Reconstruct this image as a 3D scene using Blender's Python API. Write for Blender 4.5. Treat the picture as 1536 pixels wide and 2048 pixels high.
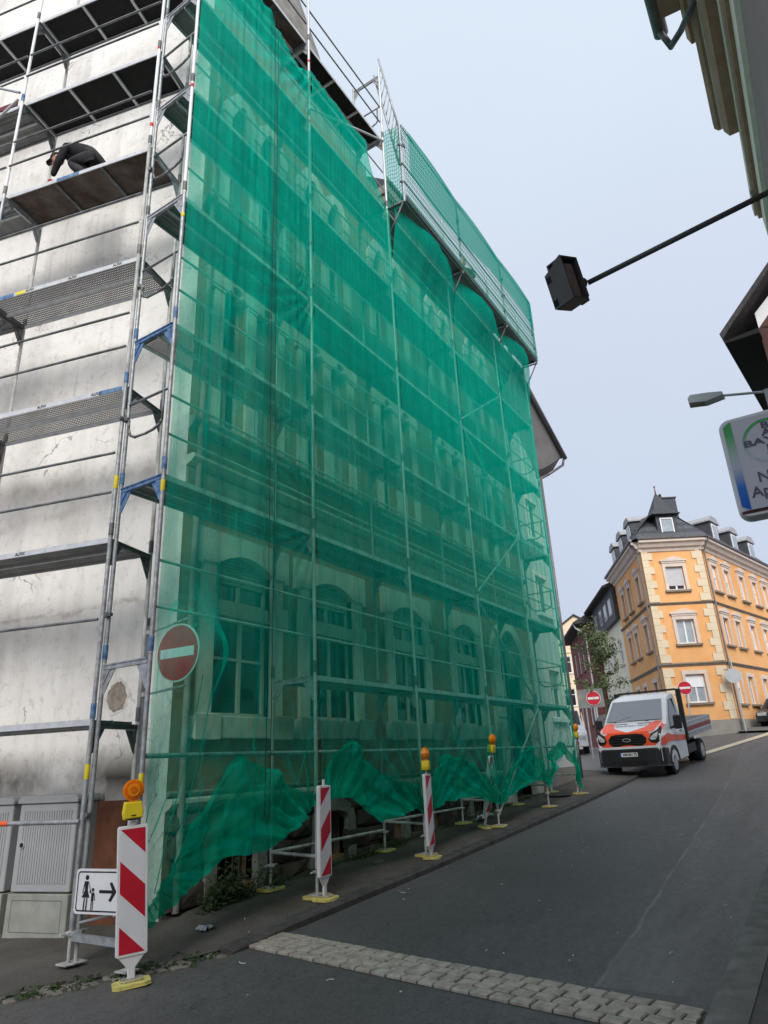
import bpy, bmesh, math, random
from mathutils import Vector, Matrix, Quaternion, noise as mnoise
R = math.radians
rnd = random.Random(7)
for o in list(bpy.data.objects): bpy.data.objects.remove(o)
S = bpy.context.scene
COL = S.collection
# ------------------------------------------------------------------ camera
f_px, pit, rol, yaw = 1350.0, R(20.35), R(-2.81), R(31.85)
fwd = Vector((math.cos(yaw)*math.cos(pit), math.sin(yaw)*math.cos(pit), math.sin(pit)))
rt = Vector((math.sin(yaw), -math.cos(yaw), 0)); up = rt.cross(fwd)
r2 = rt*math.cos(rol) + up*math.sin(rol); u2 = -rt*math.sin(rol) + up*math.cos(rol)
cam = bpy.data.cameras.new('camera'); co = bpy.data.objects.new('camera', cam); COL.objects.link(co)
M = Matrix((r2, u2, -fwd)).transposed().to_4x4(); co.matrix_world = M
cam.sensor_fit = 'VERTICAL'; cam.sensor_height = 36; cam.lens = 36*f_px/2048
cam.clip_start = 0.05; cam.clip_end = 600
S.camera = co
# ------------------------------------------------------------------ sky, sun, exposure
SUN_EL, SUN_AZ = R(35), math.atan2(-0.55, -0.80)      # direction towards the (veiled) sun
W = bpy.data.worlds.new('World'); S.world = W; W.use_nodes = True
nt = W.node_tree; nt.nodes.clear()
out = nt.nodes.new('ShaderNodeOutputWorld'); bg = nt.nodes.new('ShaderNodeBackground')
sky = nt.nodes.new('ShaderNodeTexSky'); sky.sky_type = 'NISHITA'; sky.sun_disc = False
sky.sun_elevation = SUN_EL; sky.sun_rotation = math.pi/2 - SUN_AZ
sky.air_density = 1.0; sky.dust_density = 4.0; sky.ozone_density = 1.0
tc = nt.nodes.new('ShaderNodeTexCoord')
nz = nt.nodes.new('ShaderNodeTexNoise'); nz.inputs['Scale'].default_value = 1.6; nz.inputs['Detail'].default_value = 5
cl = nt.nodes.new('ShaderNodeValToRGB')                     # even cloud deck, faintly mottled
cl.color_ramp.elements[0].position = .15; cl.color_ramp.elements[0].color = (4.95, 5.4, 6.85, 1)
cl.color_ramp.elements[1].position = .95; cl.color_ramp.elements[1].color = (7.1, 8.0, 9.1, 1)
mx = nt.nodes.new('ShaderNodeMix'); mx.data_type = 'RGBA'; mx.inputs[0].default_value = .86
nt.links.new(tc.outputs['Generated'], nz.inputs['Vector']); sz = nt.nodes.new('ShaderNodeSeparateXYZ'); nt.links.new(tc.outputs['Generated'], sz.inputs[0])      # overcast: brighter overhead than near the horizon
ad = nt.nodes.new('ShaderNodeMath'); ad.operation = 'MULTIPLY_ADD'; ad.inputs[1].default_value = .30; nt.links.new(nz.outputs[0], ad.inputs[0]); nt.links.new(sz.outputs[2], ad.inputs[2])
nt.links.new(ad.outputs[0], cl.inputs[0])
nt.links.new(sky.outputs[0], mx.inputs[6]); nt.links.new(cl.outputs[0], mx.inputs[7])
nt.links.new(mx.outputs[2], bg.inputs[0]); bg.inputs[1].default_value = .050
nt.links.new(bg.outputs[0], out.inputs[0])
sl = bpy.data.lights.new('sun', 'SUN'); sl.energy = 1.5; sl.angle = R(35); sl.color = (1, .97, .92)
so = bpy.data.objects.new('sun', sl); COL.objects.link(so)
sd = Vector((math.cos(SUN_AZ)*math.cos(SUN_EL), math.sin(SUN_AZ)*math.cos(SUN_EL), math.sin(SUN_EL)))
so.rotation_euler = sd.to_track_quat('Z', 'Y').to_euler()
vs = S.view_settings; vs.view_transform = 'Standard'; vs.look = 'None'; vs.exposure = 1.22; vs.gamma = 1; vs.use_curve_mapping = False
S.render.engine = 'CYCLES'
S.cycles.transparent_max_bounces = 24; S.cycles.max_bounces = 8
# ------------------------------------------------------------------ materials
def mat(name, c, rough=.7, var=.12, scale=6., metal=0., bump=0., bscale=80., c2=None, stretch=(1,1,1), spec=.4, lo=.35, hi=.65):
    m = bpy.data.materials.new(name); m.use_nodes = True; t = m.node_tree; b = t.nodes['Principled BSDF']
    b.inputs['Roughness'].default_value = rough; b.inputs['Metallic'].default_value = metal
    b.inputs['Specular IOR Level'].default_value = spec
    g = t.nodes.new('ShaderNodeNewGeometry'); mp = t.nodes.new('ShaderNodeMapping'); mp.inputs['Scale'].default_value = stretch
    t.links.new(g.outputs['Position'], mp.inputs[0])
    n = t.nodes.new('ShaderNodeTexNoise'); n.inputs['Scale'].default_value = scale; n.inputs['Detail'].default_value = 6; n.inputs['Roughness'].default_value = .62
    t.links.new(mp.outputs[0], n.inputs['Vector'])
    cr = t.nodes.new('ShaderNodeValToRGB'); e = cr.color_ramp.elements
    e[0].position = lo; e[1].position = hi
    if c2 is None: c2 = [min(1, x*(1+var)) for x in c]; c1 = [x*(1-var) for x in c]
    else: c1 = c
    e[0].color = (*c1, 1); e[1].color = (*c2, 1)
    t.links.new(n.outputs[0], cr.inputs[0]); t.links.new(cr.outputs[0], b.inputs['Base Color'])
    if bump:
        n2 = t.nodes.new('ShaderNodeTexNoise'); n2.inputs['Scale'].default_value = bscale; n2.inputs['Detail'].default_value = 4
        t.links.new(g.outputs['Position'], n2.inputs['Vector'])
        bp = t.nodes.new('ShaderNodeBump'); bp.inputs['Strength'].default_value = bump; bp.inputs['Distance'].default_value = .02
        t.links.new(n2.outputs[0], bp.inputs['Height']); t.links.new(bp.outputs[0], b.inputs['Normal'])
    m['bsdf'] = b.name
    return m
class NT:                                                     # small helper for richer node trees
    def __init__(s, m): s.m = m; s.t = m.node_tree; s.b = s.t.nodes.get('Principled BSDF')
    def n(s, typ, **kw):
        x = s.t.nodes.new(typ)
        for k, v in kw.items(): setattr(x, k, v)
        return x
    def l(s, a, b): s.t.links.new(a, b)
    def math(s, op, a, b=None, c=None):
        x = s.n('ShaderNodeMath', operation=op)
        for i, v in enumerate((a, b, c)):
            if v is None: continue
            if isinstance(v, (int, float)): x.inputs[i].default_value = v
            else: s.l(v, x.inputs[i])
        return x.outputs[0]
    def noise(s, scale, stretch=(1,1,1), detail=5, vec=None):
        mp = s.n('ShaderNodeMapping'); mp.inputs['Scale'].default_value = stretch
        s.l(vec if vec is not None else s.pos(), mp.inputs[0])
        x = s.n('ShaderNodeTexNoise'); x.inputs['Scale'].default_value = scale; x.inputs['Detail'].default_value = detail; x.inputs['Roughness'].default_value = .6
        s.l(mp.outputs[0], x.inputs['Vector']); return x.outputs[0]
    def pos(s):
        if not hasattr(s, '_p'): s._p = s.n('ShaderNodeNewGeometry').outputs['Position']
        return s._p
    def ramp(s, v, stops):
        x = s.n('ShaderNodeValToRGB'); e = x.color_ramp.elements
        while len(e) < len(stops): e.new(.5)
        for i, (p, c) in enumerate(stops): e[i].position = p; e[i].color = (*c, 1) if len(c) == 3 else c
        s.l(v, x.inputs[0]); return x.outputs[0]
    def mix(s, f, a, b, mode='MIX'):
        x = s.n('ShaderNodeMix', data_type='RGBA', blend_type=mode)
        for i, v in ((0, f), (6, a), (7, b)):
            if isinstance(v, (int, float)): x.inputs[i].default_value = v
            elif isinstance(v, tuple): x.inputs[i].default_value = (*v, 1)
            else: s.l(v, x.inputs[i])
        return x.outputs[2]
    def bump(s, h, strength=.3, dist=.02):
        x = s.n('ShaderNodeBump'); x.inputs['Strength'].default_value = strength; x.inputs['Distance'].default_value = dist
        s.l(h, x.inputs['Height']); s.l(x.outputs[0], s.b.inputs['Normal'])
def new(name, rough=.8, spec=.3):
    m = bpy.data.materials.new(name); m.use_nodes = True; b = m.node_tree.nodes['Principled BSDF']
    b.inputs['Roughness'].default_value = rough; b.inputs['Specular IOR Level'].default_value = spec
    return m, NT(m)

# dirty old render on the gable
m_gable, k = new('gable_render', .92, .15)
big = k.noise(.55, (1, 1, 1.6)); streak = k.noise(1.6, (2.2, 2.2, .16)); fine = k.noise(9, (1, 1, 1)); spk = k.noise(42)
c = k.ramp(big, [(.28, (.66, .635, .60)), (.46, (.77, .745, .71)), (.66, (.82, .80, .765))])
c = k.mix(k.math('MULTIPLY', k.ramp(k.noise(3.2), [(.50, (0,)*3), (.68, (1,)*3)]), .28), c, (.46, .43, .395))
c = k.mix(k.math('MULTIPLY', k.ramp(streak, [(.50, (0,)*3), (.72, (1,)*3)]), .30), c, (.38, .345, .30))
c = k.mix(k.math('MULTIPLY', k.ramp(fine, [(.56, (0,)*3), (.66, (1,)*3)]), .30), c, (.36, .33, .30))
c = k.mix(k.math('MULTIPLY', k.ramp(spk, [(.60, (0,)*3), (.70, (1,)*3)]), .35), c, (.33, .31, .29))
vg = k.n('ShaderNodeTexVoronoi', feature='DISTANCE_TO_EDGE'); wg = k.n('ShaderNodeVectorMath', operation='ADD'); ng_ = k.n('ShaderNodeTexNoise'); ng_.inputs['Scale'].default_value = 2.6; ng_.inputs['Detail'].default_value = 7
k.l(k.pos(), ng_.inputs['Vector']); k.l(k.pos(), wg.inputs[0]); k.l(ng_.outputs['Color'], wg.inputs[1]); k.l(wg.outputs[0], vg.inputs['Vector']); vg.inputs['Scale'].default_value = .55
c = k.mix(k.math('MULTIPLY', k.math('MULTIPLY', k.math('LESS_THAN', vg.outputs['Distance'], .006), k.ramp(k.noise(.8), [(.52, (0,)*3), (.60, (1,)*3)])), .7), c, (.16, .13, .11))
drip = k.noise(5.5, (1.6, 1.6, .05), 3); c = k.mix(k.math('MULTIPLY', k.math('MULTIPLY', k.ramp(drip, [(.60, (0,)*3), (.70, (1,)*3)]), k.ramp(k.noise(.7), [(.42, (0,)*3), (.6, (1,)*3)])), .35), c, (.42, .37, .32))
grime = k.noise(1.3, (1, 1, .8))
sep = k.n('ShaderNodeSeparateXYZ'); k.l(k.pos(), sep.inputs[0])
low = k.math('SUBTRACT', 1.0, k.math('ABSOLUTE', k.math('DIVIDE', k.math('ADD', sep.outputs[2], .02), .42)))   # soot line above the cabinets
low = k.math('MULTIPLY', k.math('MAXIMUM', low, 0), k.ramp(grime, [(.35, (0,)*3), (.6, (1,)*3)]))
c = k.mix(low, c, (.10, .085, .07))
wob = k.math('MULTIPLY', k.math('SUBTRACT', k.noise(1.1), .5), .5)
for z0, wd, am in ((4.02, .20, .55), (3.55, .10, .3), (6.2, .12, .25), (2.06, .05, .6), (9.4, .35, .35)):
    q = k.math('SUBTRACT', 1.0, k.math('ABSOLUTE', k.math('DIVIDE', k.math('SUBTRACT', k.math('ADD', sep.outputs[2], wob), z0), wd)))
    q = k.math('MULTIPLY', k.math('MAXIMUM', q, 0), am)
    q = k.math('MULTIPLY', q, k.ramp(k.noise(3.1, (1, 1, .7)), [(.35, (0,)*3), (.6, (1,)*3)]))
    c = k.mix(q, c, (.30, .25, .20))
k.l(c, k.b.inputs['Base Color']); k.bump(k.noise(55), .35, .012)

m_brick, k = new('ochre_brick', .9, .2)
sep = k.n('ShaderNodeSeparateXYZ'); k.l(k.pos(), sep.inputs[0])
cmb = k.n('ShaderNodeCombineXYZ'); k.l(sep.outputs[0], cmb.inputs[0]); k.l(sep.outputs[2], cmb.inputs[1])
br = k.n('ShaderNodeTexBrick'); k.l(cmb.outputs[0], br.inputs['Vector'])
br.inputs['Color1'].default_value = (.40, .23, .13, 1); br.inputs['Color2'].default_value = (.31, .17, .095, 1); br.inputs['Mortar'].default_value = (.26, .22, .17, 1)
br.inputs['Scale'].default_value = 1; br.inputs['Brick Width'].default_value = .25; br.inputs['Row Height'].default_value = .077; br.inputs['Mortar Size'].default_value = .006
c = k.mix(k.math('MULTIPLY', k.ramp(k.noise(.9), [(.4, (0,)*3), (.7, (1,)*3)]), .5), br.outputs[0], (.22, .15, .09))
k.l(c, k.b.inputs['Base Color']); k.bump(br.outputs['Fac'], -.4, .01)

m_asph, k = new('road_asphalt', .62, .4)
sep = k.n('ShaderNodeSeparateXYZ'); k.l(k.pos(), sep.inputs[0])
a1 = k.ramp(k.noise(.8, (.5, 1.2, 1)), [(.3, (.088, .085, .081)), (.7, (.125, .121, .115))])
a1 = k.mix(k.math('MULTIPLY', k.ramp(k.noise(38, detail=2), [(.52, (0,)*3), (.66, (1,)*3)]), .38), a1, (.19, .184, .175))
a1 = k.mix(k.math('MULTIPLY', k.ramp(k.noise(30, detail=2), [(.34, (1,)*3), (.46, (0,)*3)]), .45), a1, (.036, .034, .033))
spk = k.noise(110, detail=3)
a1 = k.mix(k.math('MULTIPLY', k.ramp(spk, [(.58, (0,)*3), (.68, (1,)*3)]), .55), a1, (.22, .215, .205))
a1 = k.mix(k.math('MULTIPLY', k.ramp(spk, [(.32, (1,)*3), (.42, (0,)*3)]), .6), a1, (.015, .015, .016))
seam = k.math('ADD', k.math('ADD', 1.62, k.math('MULTIPLY', sep.outputs[0], .052)), k.math('MULTIPLY', k.math('SUBTRACT', k.noise(.9, (1, .05, .05)), .5), .14))
side = k.math('SUBTRACT', sep.outputs[1], seam)                                    # >0: newer strip by the scaffold
old = k.math('MULTIPLY', k.math('LESS_THAN', side, 0), k.math('GREATER_THAN', sep.outputs[0], 5.7))
wear = k.ramp(k.noise(1.5, (.22, 1.4, 1)), [(.38, (0,)*3), (.62, (1,)*3)])
a1 = k.mix(k.math('MULTIPLY', old, k.math('MULTIPLY', wear, .5)), a1, (.205, .198, .19))
up_w = k.n('ShaderNodeMapRange'); k.l(sep.outputs[0], up_w.inputs[0]); up_w.inputs[1].default_value = 9; up_w.inputs[2].default_value = 22
a1 = k.mix(k.math('MULTIPLY', up_w.outputs[0], .45), a1, (.17, .165, .16))
line = k.math('MULTIPLY', k.math('LESS_THAN', k.math('ABSOLUTE', side), k.math('MULTIPLY', k.noise(3), .032)), k.math('GREATER_THAN', sep.outputs[0], 5.7))
a1 = k.mix(k.math('MULTIPLY', line, k.math('MULTIPLY', k.ramp(k.noise(1.1, (1, .1, 1)), [(.4, (.2,)*3), (.6, (1,)*3)]), .55)), a1, (.30, .29, .28))
a1 = k.mix(k.math('MULTIPLY', k.ramp(k.noise(2.2), [(.62, (0,)*3), (.75, (1,)*3)]), .35), a1, (.10, .095, .088))
a1 = k.mix(k.math('MULTIPLY', k.ramp(k.noise(7.5, (.7, 1.3, 1)), [(.45, (0,)*3), (.62, (1,)*3)]), .30), a1, (.055, .052, .049))
vo = k.n('ShaderNodeTexVoronoi', feature='DISTANCE_TO_EDGE'); mpv = k.n('ShaderNodeMapping'); mpv.inputs['Scale'].default_value = (.42, .42, .42)
wv = k.n('ShaderNodeVectorMath', operation='ADD'); k.l(k.pos(), wv.inputs[0]); ns = k.n('ShaderNodeTexNoise'); ns.inputs['Scale'].default_value = 2.2; ns.inputs['Detail'].default_value = 6; k.l(k.pos(), ns.inputs['Vector']); k.l(ns.outputs['Color'], wv.inputs[1])
k.l(wv.outputs[0], mpv.inputs[0]); k.l(mpv.outputs[0], vo.inputs['Vector'])
crk = k.math('MULTIPLY', k.math('LESS_THAN', vo.outputs['Distance'], .0045), k.ramp(k.noise(.5), [(.48, (0,)*3), (.55, (1,)*3)]))
a1 = k.mix(k.math('MULTIPLY', crk, .75), a1, (.022, .021, .02))
k.l(a1, k.b.inputs['Base Color']); k.bump(k.noise(160, detail=2), .45, .006)

m_pave, k = new('pavement_asphalt', .92, .2)
a1 = k.ramp(k.noise(1.1), [(.3, (.070, .063, .055)), (.7, (.135, .125, .112))])
a1 = k.mix(k.math('MULTIPLY', k.ramp(k.noise(34, detail=2), [(.52, (0,)*3), (.68, (1,)*3)]), .4), a1, (.17, .16, .145))
spk = k.noise(85, detail=3)
a1 = k.mix(k.math('MULTIPLY', k.ramp(spk, [(.58, (0,)*3), (.7, (1,)*3)]), .5), a1, (.19, .18, .165))
a1 = k.mix(k.math('MULTIPLY', k.ramp(k.noise(2.4), [(.55, (0,)*3), (.72, (1,)*3)]), .5), a1, (.045, .045, .028))
k.l(a1, k.b.inputs['Base Color']); k.bump(k.noise(120, detail=3), .5, .008)

# net: threads with open holes between them; folds seen edge-on get denser, as woven cloth does
def net_mat(name, dens, col, thru, streak=True):
    m, k = new(name); k.t.nodes.remove(k.b); o = k.t.nodes['Material Output']
    tr = k.n('ShaderNodeBsdfTransparent'); tr.inputs[0].default_value = (*thru, 1)
    df = k.n('ShaderNodeBsdfDiffuse'); df.inputs[0].default_value = (*col, 1)
    tl = k.n('ShaderNodeBsdfTranslucent'); tl.inputs[0].default_value = (*[x*1.0 for x in col], 1)
    ms = k.n('ShaderNodeMixShader'); ms.inputs[0].default_value = .42; k.l(df.outputs[0], ms.inputs[1]); k.l(tl.outputs[0], ms.inputs[2])
    lw = k.n('ShaderNodeLayerWeight'); lw.inputs[0].default_value = .28
    d = k.math('ADD', dens, k.math('MULTIPLY', lw.outputs['Facing'], .50))
    if streak:
        v = k.noise(9, (1, 1, .06)); d = k.math('ADD', d, k.math('MULTIPLY', k.math('SUBTRACT', v, .5), .34))
        v = k.noise(60, (1, 1, .05), 2); d = k.math('ADD', d, k.math('MULTIPLY', k.math('SUBTRACT', v, .5), .22))
        sx = k.n('ShaderNodeSeparateXYZ'); k.l(k.pos(), sx.inputs[0])                      # the first sheet hangs slack and creased
        lo = k.n('ShaderNodeMapRange'); k.l(sx.outputs[0], lo.inputs[0]); lo.inputs[1].default_value = 7.3; lo.inputs[2].default_value = 7.0; lo.inputs[3].default_value = .25; lo.inputs[4].default_value = 1
        cr_ = k.ramp(k.noise(17, (1, 1, .022), 3), [(.60, (0,)*3), (.66, (1,)*3)]); msk = k.ramp(k.noise(.9, (1, 1, .5), 2), [(.4, (.1,)*3), (.6, (1,)*3)])
        d = k.math('ADD', d, k.math('MULTIPLY', k.math('MULTIPLY', cr_, msk), k.math('MULTIPLY', lo.outputs[0], .30)))
        v = k.noise(.7, (1, 1, 1), 3); d = k.math('ADD', d, k.math('MULTIPLY', k.math('SUBTRACT', v, .5), .25)); v = k.noise(3.1, (1, 1, .45), 4); d = k.math('ADD', d, k.math('MULTIPLY', k.math('SUBTRACT', v, .5), .30))
        sz_ = k.n('ShaderNodeMapRange'); k.l(sx.outputs[2], sz_.inputs[0]); sz_.inputs[1].default_value = .5; sz_.inputs[2].default_value = 6.5; sz_.inputs[3].default_value = -.085; sz_.inputs[4].default_value = .115
        d = k.math('ADD', d, sz_.outputs[0])                                                # cover set denser towards the top
    d = k.math('MINIMUM', k.math('MAXIMUM', d, .08), .97)
    fx = k.n('ShaderNodeMixShader'); k.l(d, fx.inputs[0]); k.l(tr.outputs[0], fx.inputs[1]); k.l(ms.outputs[0], fx.inputs[2])
    k.l(fx.outputs[0], o.inputs[0]); return m
m_net = net_mat('green_net', .285, (.0005, .60, .43), (.72, .97, .86))
m_netd = net_mat('green_net_doubled', .70, (.0005, .56, .38), (.45, .9, .75))
m_neth = net_mat('green_fall_net', .30, (.004, .42, .32), (.75, .97, .93), False)

def perf_mat(name):                                                # punched steel plank: small slots let light through
    m, k = new(name, .5, .5); k.b.inputs['Metallic'].default_value = .5; o = k.t.nodes['Material Output']
    k.l(k.ramp(k.noise(20), [(.3, (.09, .09, .092)), (.7, (.16, .16, .165))]), k.b.inputs['Base Color'])
    tcn = k.n('ShaderNodeTexCoord'); sep = k.n('ShaderNodeSeparateXYZ'); k.l(tcn.outputs['Object'], sep.inputs[0])
    a = k.math('LESS_THAN', k.math('ABSOLUTE', k.math('SUBTRACT', k.math('FRACT', k.math('MULTIPLY', sep.outputs[0], 95)), .5)), .21)
    b = k.math('LESS_THAN', k.math('ABSOLUTE', k.math('SUBTRACT', k.math('FRACT', k.math('MULTIPLY', sep.outputs[1], 26)), .5)), .30)
    tr = k.n('ShaderNodeBsdfTransparent'); fx = k.n('ShaderNodeMixShader'); k.l(k.math('MULTIPLY', a, b), fx.inputs[0])
    k.l(k.b.outputs[0], fx.inputs[1]); k.l(tr.outputs[0], fx.inputs[2]); k.l(fx.outputs[0], o.inputs[0]); return m
m_perf = perf_mat('perforated_steel')
m_steel = mat('galvanised_tube', (.36, .37, .385), .5, .28, 14, metal=.35, c2=None)
m_steelw = mat('worn_tube', (.30, .29, .28), .65, c2=(.62, .62, .61), scale=10, stretch=(1, 1, .5))
m_steeld = mat('dull_tube', (.14, .145, .15), .6, .3, 12, metal=.3)
m_rail = mat('rail_tube', (.20, .205, .21), .5, .35, 6, metal=.4)
m_alu = mat('aluminium_edge', (.58, .59, .60), .45, .12, 9, metal=.3)
m_blue = mat('blue_paint', (.03, .09, .25), .6, c2=(.16, .27, .42), scale=14)
m_redp = mat('red_mark', (.55, .03, .03), .6); m_yel = mat('yellow_label', (.75, .60, .03), .6)
m_ply = mat('dark_ply', (.012, .011, .011), .8, .3); m_plyb = mat('rusty_ply', (.06, .035, .027), .85, c2=(.16, .13, .115), scale=3)
m_plyg = mat('grey_board', (.22, .22, .215), .7, .2, 5); m_corr = mat('ribbed_aluminium', (.24, .245, .24), .5, .2, 4, metal=.4)
m_black = mat('black_print', (.012, .012, .013), .6); m_white = mat('white_paint', (.76, .76, .77), .5, .05, 5)
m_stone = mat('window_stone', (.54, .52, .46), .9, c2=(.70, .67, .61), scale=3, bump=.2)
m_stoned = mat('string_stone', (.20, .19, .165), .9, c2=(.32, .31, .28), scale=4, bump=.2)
m_glass = mat('window_glass', (.015, .018, .02), .08, .2, 1, spec=.6)
m_frame = mat('pale_window_frame', (.55, .53, .47), .6, .08); m_curt = mat('net_curtain', (.55, .57, .57), .9, .12, 9, stretch=(6, 6, .3))
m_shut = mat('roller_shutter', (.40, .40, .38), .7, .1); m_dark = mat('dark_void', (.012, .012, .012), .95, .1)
m_base = mat('basement_rock', (.040, .030, .026), .95, c2=(.115, .088, .075), scale=3.2, bump=.7, bscale=18)
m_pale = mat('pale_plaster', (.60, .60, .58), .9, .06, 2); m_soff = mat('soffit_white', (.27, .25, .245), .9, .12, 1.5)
m_gut = mat('zinc_gutter', (.17, .165, .165), .5, .2, 5, metal=.4); m_tile = mat('dark_tiles', (.045, .04, .04), .8, .3, 8)
m_timb = mat('brown_timber', (.085, .036, .03), .8, .3, 4, stretch=(1, 1, .3)); m_rust = mat('rusty_board', (.14, .055, .03), .85, .35, 4)
m_cab = mat('grey_cabinet', (.40, .41, .415), .6, .06, 3); m_conc = mat('concrete_base', (.27, .28, .24), .9, c2=(.37, .375, .34), scale=4)
m_cabd = mat('dark_groove', (.10, .10, .10), .8); m_cap = mat('cabinet_roof', (.30, .30, .30), .7)
m_red = mat('sign_red', (.52, .012, .03), .45, .06); m_wsign = mat('sign_white', (.74, .75, .77), .4, .03)
m_orange_l = mat('amber_lens', (.95, .28, .005), .25, .25, 30, spec=.6); m_amber_d = mat('amber_ring', (.70, .15, .002), .25, .2, 30, spec=.6); m_yellow = mat('yellow_plastic', (.80, .62, .02), .5, .05)
m_pad = mat('pad_yellow', (.62, .55, .16), .8, .2, 12); m_padg = mat('pad_grey', (.30, .28, .23), .9, .2, 10)
m_sett = mat('granite_sett', (.30, .265, .215), .9, c2=(.50, .455, .385), scale=9, bump=.4, bscale=60)
m_joint = mat('joint_sand', (.095, .09, .08), .95, .3, 20); m_kerb = mat('kerb_stone', (.075, .070, .065), .9, .35, 6, bump=.4)
m_gutter = mat('gutter_concrete', (.165, .158, .146), .92, .25, 5, bump=.4, bscale=60)
m_leaf = mat('weed_leaf', (.018, .032, .010), .8, c2=(.05, .085, .025), scale=12); m_leaf2 = mat('tree_leaf', (.045, .075, .022), .7, c2=(.13, .16, .06), scale=3)
m_bark = mat('bark', (.10, .08, .06), .9, .3, 12)
m_orange = mat('orange_render', (.70, .345, .13), .9, c2=(.77, .42, .18), scale=.9); m_quoin = mat('cream_quoin', (.66, .55, .39), .9, .06, 2)
m_trim = mat('pinkish_stone_trim', (.62, .52, .45), .9, .08, 3); m_plin = mat('grey_plinth', (.28, .26, .23), .95, .12, 2)
m_strg = mat('string_course_grey', (.22, .18, .14), .9, .12, 3); m_slate = mat('slate', (.05, .053, .062), .65, .35, 12)
m_slate2 = mat('slate_light', (.075, .08, .092), .6, .3, 9); m_lead = mat('lead_cap', (.33, .33, .34), .7, .15)
m_cream = mat('cream_render', (.74, .70, .55), .9, .05, 1); m_school = mat('beige_render', (.72, .58, .41), .9, .06, .6)
m_rbrick = mat('red_brick_wall', (.19, .065, .055), .9, .25, 3); m_blind = mat('grey_blind', (.47, .46, .48), .7, .06)
m_wglass = mat('glass_painted_reflection', (.30, .34, .37), .15, .25, 1.2)  # panes whose pale sky reflection is put into the base colour
m_umber = mat('grey_brown_cornice', (.50, .305, .225), .9, .18, 2); m_mauve = mat('mauve_render', (.30, .22, .215), .9, .08, 1); m_cline = mat('pale_moulding', (.90, .74, .66), .9, .08)
m_anth = mat('anthracite_case', (.085, .082, .08), .6, .15, 6); m_anth2 = mat('lamp_diffuser_off', (.20, .165, .14), .5, .2)
m_lgrey = mat('light_grey_metal', (.45, .47, .48), .5, .06)
m_skin = mat('skin', (.52, .27, .19), .6, .06); m_black_c = mat('black_workwear', (.012, .012, .014), .9, .3, 12); m_greyt = mat('dark_grey_trousers', (.032, .032, .034), .9, .3, 12)
m_cap2 = mat('dark_cap', (.02, .02, .025), .9); m_redg = mat('red_glove', (.45, .015, .02), .7)
m_tg = mat('work_clothes', (.05, .06, .06), .9); m_tyre = mat('tyre_rubber', (.012, .012, .012), .9); m_rim = mat('steel_rim', (.42, .42, .43), .4, .1, metal=.5)
m_tw = mat('truck_white', (.66, .68, .71), .3, .03, spec=.5); m_to = mat('truck_orange', (.80, .085, .02), .3, .04, spec=.5); m_tb = mat('black_plastic', (.014, .015, .016), .55, .1)
m_plast = mat('clear_plastic', (.45, .48, .50), .35, .15, 30); m_bed = mat('alu_side_board', (.36, .37, .37), .45, .1, metal=.4)
m_blackcar = mat('dark_car_paint', (.03, .032, .037), .25, .05, spec=.6)
m_green_s = mat('sign_green', (.05, .38, .09), .4, .03); m_blue_s = mat('sign_blue', (.01, .10, .52), .4, .03); m_lilac = mat('sign_panel_grey', (.56, .58, .62), .4, .04)
m_letter = mat('sign_letter_grey', (.11, .115, .15), .5, .05)
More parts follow.
